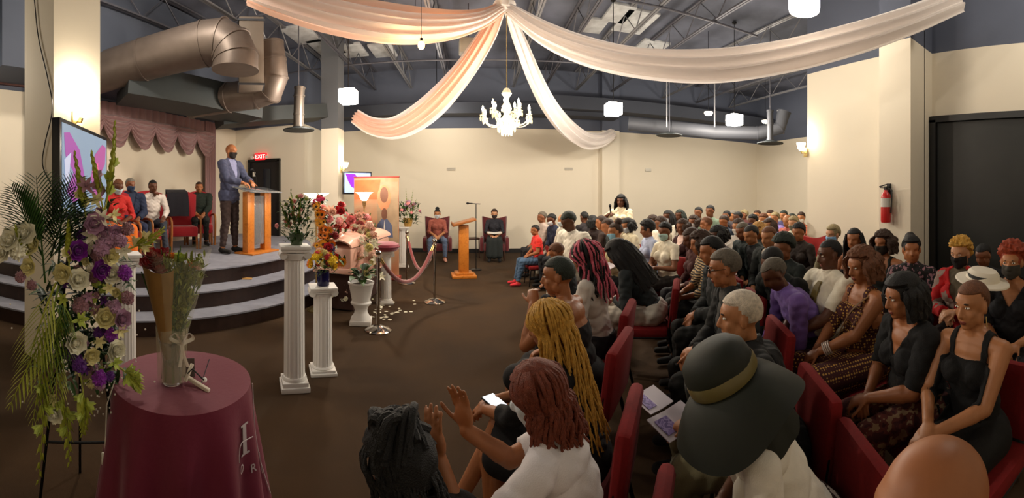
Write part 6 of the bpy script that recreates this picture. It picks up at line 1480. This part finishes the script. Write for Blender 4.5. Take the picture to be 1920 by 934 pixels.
# ---- rows between, toward the corner
def crowd(*L):
    for (x, y, r, sk, hk, hc, tk, tc_, mk, ps, lab) in L:
        person(x, y, lab, r=r, face=176 + (x - 1350) * .06, res='far' if r > 6 else 'mid', skin=sk, hair=(hk, hc), top=(tk, tc_), outer=('tee', (196, 190, 176) if x % 2 else (40, 42, 44)) if tk == 'jacket' else None, mask=mk, pose=ps, hseed=int(x) % 3)
crowd(
 (1384, 400, 6.3, 'tan', 'crop', 'brown', 'long', (150, 142, 132), (236, 230, 220), dict(bulk=1.2, lean=-4, L=(.34, .07, .12), Rr=(.34, -.07, .12)), 'person in a pale grey sweater with a white mask, leaning back'),
 (1357, 393, 7.8, 'warm', 'short', 'brown', 'long', (36, 48, 62), None, A2, 'person in dark teal resting the chin on one hand'),
 (1362, 386, 8.8, 'brown', 'short', 'black', 'long', (60, 56, 60), None, M0, 'dark-haired man behind the hand-on-chin person'),
 (1373, 385, 9.0, 'tan', 'crop', 'grey', 'long', (104, 96, 96), None, A0, 'grey-haired person behind the pale sweater'),
 (1383, 386, 9.0, 'dark', 'short', 'black', 'long', (60, 40, 44), None, M3, 'dark-haired person next to the grey head in back'),
 (1395, 391, 8.8, 'brown', 'crop', 'ash', 'long', (92, 52, 50), None, A3, 'person in a dusty maroon top in the back row'),
 (1411, 394, 7.6, 'dark', 'crop', 'black', 'long', (34, 36, 48), (60, 44, 66), A0, 'person with a large dark head of hair and violet mask'),
 (1419, 383, 9.3, 'tan', 'short', 'brown', 'long', (206, 198, 180), MW, M0, 'white-masked person alone against the back wall'),
 (1431, 396, 7.6, 'tan', 'crop', 'copper', 'long', (150, 160, 190), MBL, A0, 'person with copper hair and blue mask mid-row'),
 (1444, 385, 9.3, 'light', 'crop', 'brown', 'long', (120, 96, 160), MW, A3, 'brown-haired person above the purple print blouse'),
 (1453, 390, 8.6, 'tan', 'crop', 'ash', 'mid', (150, 128, 196), None, A0, 'ash-haired person in a purple print blouse'),
 (1469, 387, 8.8, 'tan', 'short', 'darkgreen', 'long', (64, 60, 100), None, M0, 'person with a dark green cap of hair near the corner'),
 (1484, 386, 8.6, 'dark', 'long', 'darkgreen', 'long', (40, 40, 44), None, A3, 'person with long dark green-black hair near the corner'),
 (1476, 397, 7.6, 'tan', 'bald', 'black', 'long', (176, 92, 80), None, M2, 'bald pinkish-headed man bowing near the corner'),
 (1487, 403, 7.2, 'light', 'crop', 'ash', 'long', (190, 186, 164), (120, 116, 96), A0, 'ash-haired person with a pale collar beside the red chair'),
 (1502, 392, 7.8, 'tan', 'crop', 'brown', 'long', (176, 96, 66), (226, 220, 210), A1, 'masked person with brown hair at the end of the row'),
 (1422, 411, 5.9, 'tan', 'wavybob', 'honey', 'long', (44, 48, 46), None, A2, 'woman with honey-blond hair looking down'),
 (1441, 402, 6.4, 'tan', 'bob', 'brown', 'long', (58, 40, 36), None, A0, 'woman with a brown bob behind the honey-blond hair'),
 (1408, 430, 4.9, 'tan', 'short', 'black', 'jacket', (28, 38, 36), None, M2, 'man in a dark green suit with a pale collar stripe'),
 (1441, 428, 4.7, 'tan', 'short', 'copper', 'jacket', (26, 32, 30), None, dict(sex='m', lean=8, pitch=10, yaw=10), 'red-brown haired man in profile wearing a dark suit'),
 (1468, 436, 4.5, 'brown', 'afro', 'darkgreen', 'long', (24, 32, 30), None, dict(lean=12, pitch=16), 'person with a rounded black afro in a black coat'),
 (1497, 447, 4.2, 'warm', 'crop', 'black', 'long', (40, 30, 24), None, dict(lean=10, pitch=12), 'person with thick black hair facing left beside the column wall'),
 (1448, 470, 3.9, 'dark', 'short', 'black', 'jacket', (24, 28, 26), None, dict(sex='m', lean=30, pitch=26), 'man in a black jacket with white collar just behind the purple shirt'),
 (1392, 455, 4.6, 'brown', 'short', 'salt', 'long', (30, 40, 40), None, M2, 'bowed man in dark green left of the suits'),
 (1345, 425, 5.2, 'dark', 'wavybob', 'black', 'long', (52, 36, 34), None, A2, 'dark-haired woman between the bald man and the suit'),
 (1238, 402, 6.9, 'brown', 'crop', 'brown', 'long', (208, 202, 186), None, A3, 'brown-haired person in cream behind the blue shirt'),
)
# ---- a red high-backed chair by the corner
p = at(1496, 5.7); armchair(p, R(178), 'bright red high-backed armchair at the row end beside the right wall', M('bright_red_fabric', (150, 22, 18), .85), M('dark_chair_wood', (60, 34, 22), .5))
# ---- women in the armchairs by the far wall
wine = M('wine_upholstery', (96, 30, 36), .8, sheen=.3); dkwood = M('dark_chair_wood', (60, 34, 22), .5)
for x, r, lab, pl_ in ((820, 10.6, 'wine-coloured armchair under the woman in ripped jeans', dict(label='woman in a burgundy top and ripped jeans in the left armchair', skin='tan', hair=('bun', 'black'), top=('mid', (150, 80, 66)), bottom=('trousers', (84, 100, 128)), mask=MW, shoe=(206, 150, 130))),
                       (927, 10.6, 'wine-coloured armchair under the woman in the long black dress', dict(label='woman in a long black dress reading papers in an armchair', skin='light', hair=('crop', 'brown'), top=('mid', (34, 34, 42)), bottom=('skirt', (30, 36, 36), 1.8), mask=(50, 40, 40), shoe=BK))):
    p = at(x, r); fa = -90 - math.degrees(th(x)); armchair(p, R(fa), lab, wine, dkwood)
    person(x, None, root=(p.x, p.y, 0), face=fa, res='mid', chair=False, group='women in the armchairs by the far wall', pose=dict(L=(.30, .08, .12), Rr=(.30, -.08, .12), spread=1.6 if x < 900 else 1.), **pl_)
t = thing('side_table', 'small dark side table between the armchairs and the wall', 'side table', at(884, 10.9) , 0.3)
m = MB(); m.rbox((0, 0, .52), (.42, .36, .04), .008); m.build('tabletop', dkwood, t)
for sx in (-1, 1):
    for sy in (-1, 1): m = MB(); m.tube([(sx * .17, sy * .14, .5), (sx * .18, sy * .15, 0)], .015, 8); m.build('leg', dkwood, t)
t = thing('papers', 'white open papers on the black-dressed woman\'s lap', 'papers', at(927, 10.6) + V((0, 0, .73)) + V((-math.sin(th(927)) * .3, -.3, 0)), 0)
t['label'] = 'white open papers on the lap of the woman in black'
m = MB(); m.box((-.09, 0, 0), (.18, .24, .004), (.1, .12, 0)); m.box((.09, 0, 0), (.18, .24, .004), (.1, -.12, 0)); m.build('sheets', M('paper_white', (226, 222, 210), .8), t, smooth=False)
# standing woman with a microphone
def mic(t, Bd):
    J = Bd['J']; w = J['wR'] + (J['wR'] - J['eR']).normalized() * .08; m = MB(); m.tube([w + V((-.02, 0, -.08)), w + V((.03, .0, .1))], .016, 8); m.ell(w + V((.04, 0, .13)), (.026, .026, .032), 10, 8); m.build('microphone', dkm, t)
p = at(1165, 7.8)
person(1165, None, 'standing woman in a cream dress speaking into a microphone', root=(p.x, p.y, 0), face=232, res='mid', skin='dark', hair=('long', 'black'), top=('mid', (232, 218, 186)), bottom=('skirt', (232, 218, 186), 1.2), chair=False, group=None, pose=dict(stand=True, lean=2, L=(.22, .02, .26), Rr=(.12, -.22, .40), curl=60, pitch=6), extra=mic, hs=1.1)
# white table behind
t = thing('covered_table', 'long table under a white cloth in front of the cream-topped women', 'table', at(1120, 6.2), R(60))
m = MB(); m.rbox((0, 0, .72), (1.0, .5, .03), .006); m.build('tabletop', dkwood, t)
for sx in (-1, 1):
    for sy in (-1, 1): m = MB(); m.tube([(sx * .45, sy * .2, .71), (sx * .45, sy * .2, 0)], .014, 8); m.build('leg', dkm, t)
m = MB(); m.rbox((0, 0, .742), (1.04, .54, .012), .005); m.box((.52, 0, .6), (.008, .54, .28)); m.box((0, -.27, .6), (1.04, .008, .28)); m.box((0, .27, .6), (1.04, .008, .28)); m.build('white_cloth', M('table_linen', (228, 222, 208), .85), t, smooth=False)
# ---- speaker at the podium and the people on the stage
pm = atz(430, 474, STZ); rr_ = math.hypot(pm.x, pm.y)
def wire_mic(t, Bd): pass
person(430, None, 'bald man in a grey-blue suit speaking at the oak podium', root=(pm.x, pm.y, STZ), face=-4, res='mid', skin='warm', hair=None, top=('jacket', (62, 66, 92)), outer=('tee', (128, 130, 164)), bottom=('trousers', (58, 44, 42)), mask=(34, 28, 26), chair=False, group=None, z=STZ,
       pose=dict(sex='m', stand=True, lean=3, L=(.34, .12, .20), Rr=(.34, -.10, .18), scale=1.15, pitch=6, bulk=1.05))
redf = M('red_throne_fabric', (168, 22, 34), .75, sheen=.3); thw = M('oak_throne_wood', (150, 92, 44), .4)
def onstage(x, r, face, ch, lab, **k):
    p = at(x, r)
    if ch: armchair(p, R(face), ch, redf, thw, z=STZ, name='throne_chair', throne=True)
    if lab: person(x, None, lab, root=(p.x, p.y, STZ), face=face, res='mid', chair=False, group='clergy seated on the stage', z=STZ, **k)
onstage(216, 6.4, -20, 'red padded oak armchair under the person in orange', 'woman in an orange dress and red top behind the spray', skin='dark', hair=('short', 'copper'), top=('mid', (190, 38, 34)), bottom=('skirt', (226, 110, 24), 1.7), mask=(190, 210, 220), pose=A2)
onstage(243, 6.95, -24, 'red padded oak armchair under the man in navy', 'man in a navy suit with a dark blue mask on the stage', skin='brown', hair=('short', 'grey'), top=('jacket', (34, 44, 70)), outer=('tee', (40, 50, 74)), bottom=('trousers', (34, 44, 74)), mask=(40, 60, 90), pose=M1)
onstage(283, 7.5, -30, 'red padded oak armchair under the white-shirted man', 'man in a white shirt resting his chin on his fist', skin='dark', hair=('buzz', 'black'), top=('long', (224, 214, 206)), bottom=('trousers', (52, 56, 68)), pose=dict(sex='m', lean=14, pitch=10, yaw=10, L=(.38, .14, .10), Rr=(.16, .02, .48), curl=70, lfeet=.25))
onstage(342, 8.1, -40, 'empty red armchair with a dark coat over its back', None)
p = at(342, 8.1); t = thing('draped_coat', 'dark grey coat draped over the empty red armchair back', 'coat', (p.x, p.y, STZ), R(-40))
m = MB(); m.grid(lambda u, v: (-.36 + .33 * min(1, v * 1.2) * (v > .5) + .0 + .03 * math.sin(u * 9) + (0.12 if v > .5 else 0) - (.02 if v <= .5 else 0), (u - .5) * .42 - .10, 1.06 + .1 * math.sin(v * PI) - .42 * abs(v - .5) * 2), 18, 14, thick=.02); m.build('coat_cloth', M('dark_coat', (50, 50, 58), .85), t)
onstage(373, 8.75, -46, 'red padded armchair under the man in clerical black', 'man in black clerical clothes seated at the right of the stage', skin='warm', hair=('buzz', 'brown'), top=('long', (28, 38, 30)), bottom=('trousers', (24, 26, 24)), mask=None, pose=dict(sex='m', bulk=1.3, wide=1.1, L=(.34, .08, .12), Rr=(.34, -.08, .12)))
# ---- small things in hands and on laps
def sheet(p, rot, lab, w=.2, h=.14, img=True, name='programme'):
    t = thing(name, lab, 'printed programme', p, rot)
    m = MB(); m.box((-w * .25, 0, .002), (w * .5, h, .004), (0, .06, 0)); m.box((w * .25, 0, .002), (w * .5, h, .004), (0, -.06, 0)); m.build('folded_sheet', M('programme_paper', (222, 214, 222), .7), t, smooth=False)
    if img: m = MB(); m.box((-w * .24, 0, .0065), (w * .34, h * .62, .002), (0, .06, 0)); m.build('printed_photo', Mlerp('programme_print', [(120, 96, 170), (160, 140, 200), (90, 66, 140)], 'noise', 40, .6), t, smooth=False)
    return t
sheet(atz(1222, 750, .66), (.35, .1, .5), 'purple-printed folded programme in the hand above the khaki knee', .2, .14)
sheet(atz(1266, 790, .64), (.3, 0, .35), 'purple-printed folded programme lying on the khaki lap', .24, .15)
sheet(atz(1060, 470, .80), (0, -.6, .4), 'pink sheet read by the boy in the dark top', .16, .2, False)['category'] = 'paper sheet'
sheet(atz(1140, 500, .78), (0, -.3, .4), 'white papers held by the person bent in the black coat', .2, .2, False)['category'] = 'paper sheet'
t = thing('phone', 'phone with painted white reflection lying on the black skirt of the blonde-braided woman', 'phone', atz(930, 768, .66) + V((0, 0, .03)), (0.1, 0, .6))
m = MB(); m.rbox((0, 0, 0), (.075, .15, .009), .003); m.build('phone_case', dkm, t); m = MB(); m.box((0, 0, .0055), (.066, .138, .002)); m.build('screen', M('phone_reflection_glow', (230, 240, 250), .2, emit=.8), t, smooth=False)  # screen emission stands in for a white reflection on the glass
t = thing('white_bag', 'small white bag held on the lap of the polo-shirted woman', 'bag', atz(1241, 482, .66), .4)
m = MB(); m.ell((0, 0, .03), (.12, .1, .13), 18, 12, None, lambda d: 1 + .08 * fbm(d, 3, 2)); m.tube(cr([(-.05, 0, .13), (-.03, 0, .2), (.03, 0, .2), (.05, 0, .13)], 5), .01, 6); m.build('bag_body', M('white_bag_cloth', (222, 214, 198), .8), t)
t = thing('white_hat', 'white brimmed hat with a dark band between the two curly heads', 'hat', atp(1843, 522, 2.75), (.15, -.1, .4))
m = MB(); m.lathe([(.19, -.02), (.185, -.01), (.12, .0), (.11, .04), (.09, .06), (.001, .065)], 30, fn=lambda a, i, z: 1 + .03 * math.sin(2 * a)); m.build('hat_body', M('white_straw', (226, 218, 200), .7), t)
m = MB(); m.lathe([(.114, .012), (.112, .035)], 30, cap=False); m.build('hat_band', M('black_band', (30, 30, 30), .6), t)
t['label'] = 'white brimmed hat of the person hidden between the two curly heads'
p = t.location.copy()
person(1843, 522, 'person under the white brimmed hat behind the tank dress', r=2.75, ztop=None, face=170, res='mid', skin='brown', hair=('short', 'black'), top=('long', (18, 18, 24)), pose=dict(lean=14, pitch=20, scale=.93))
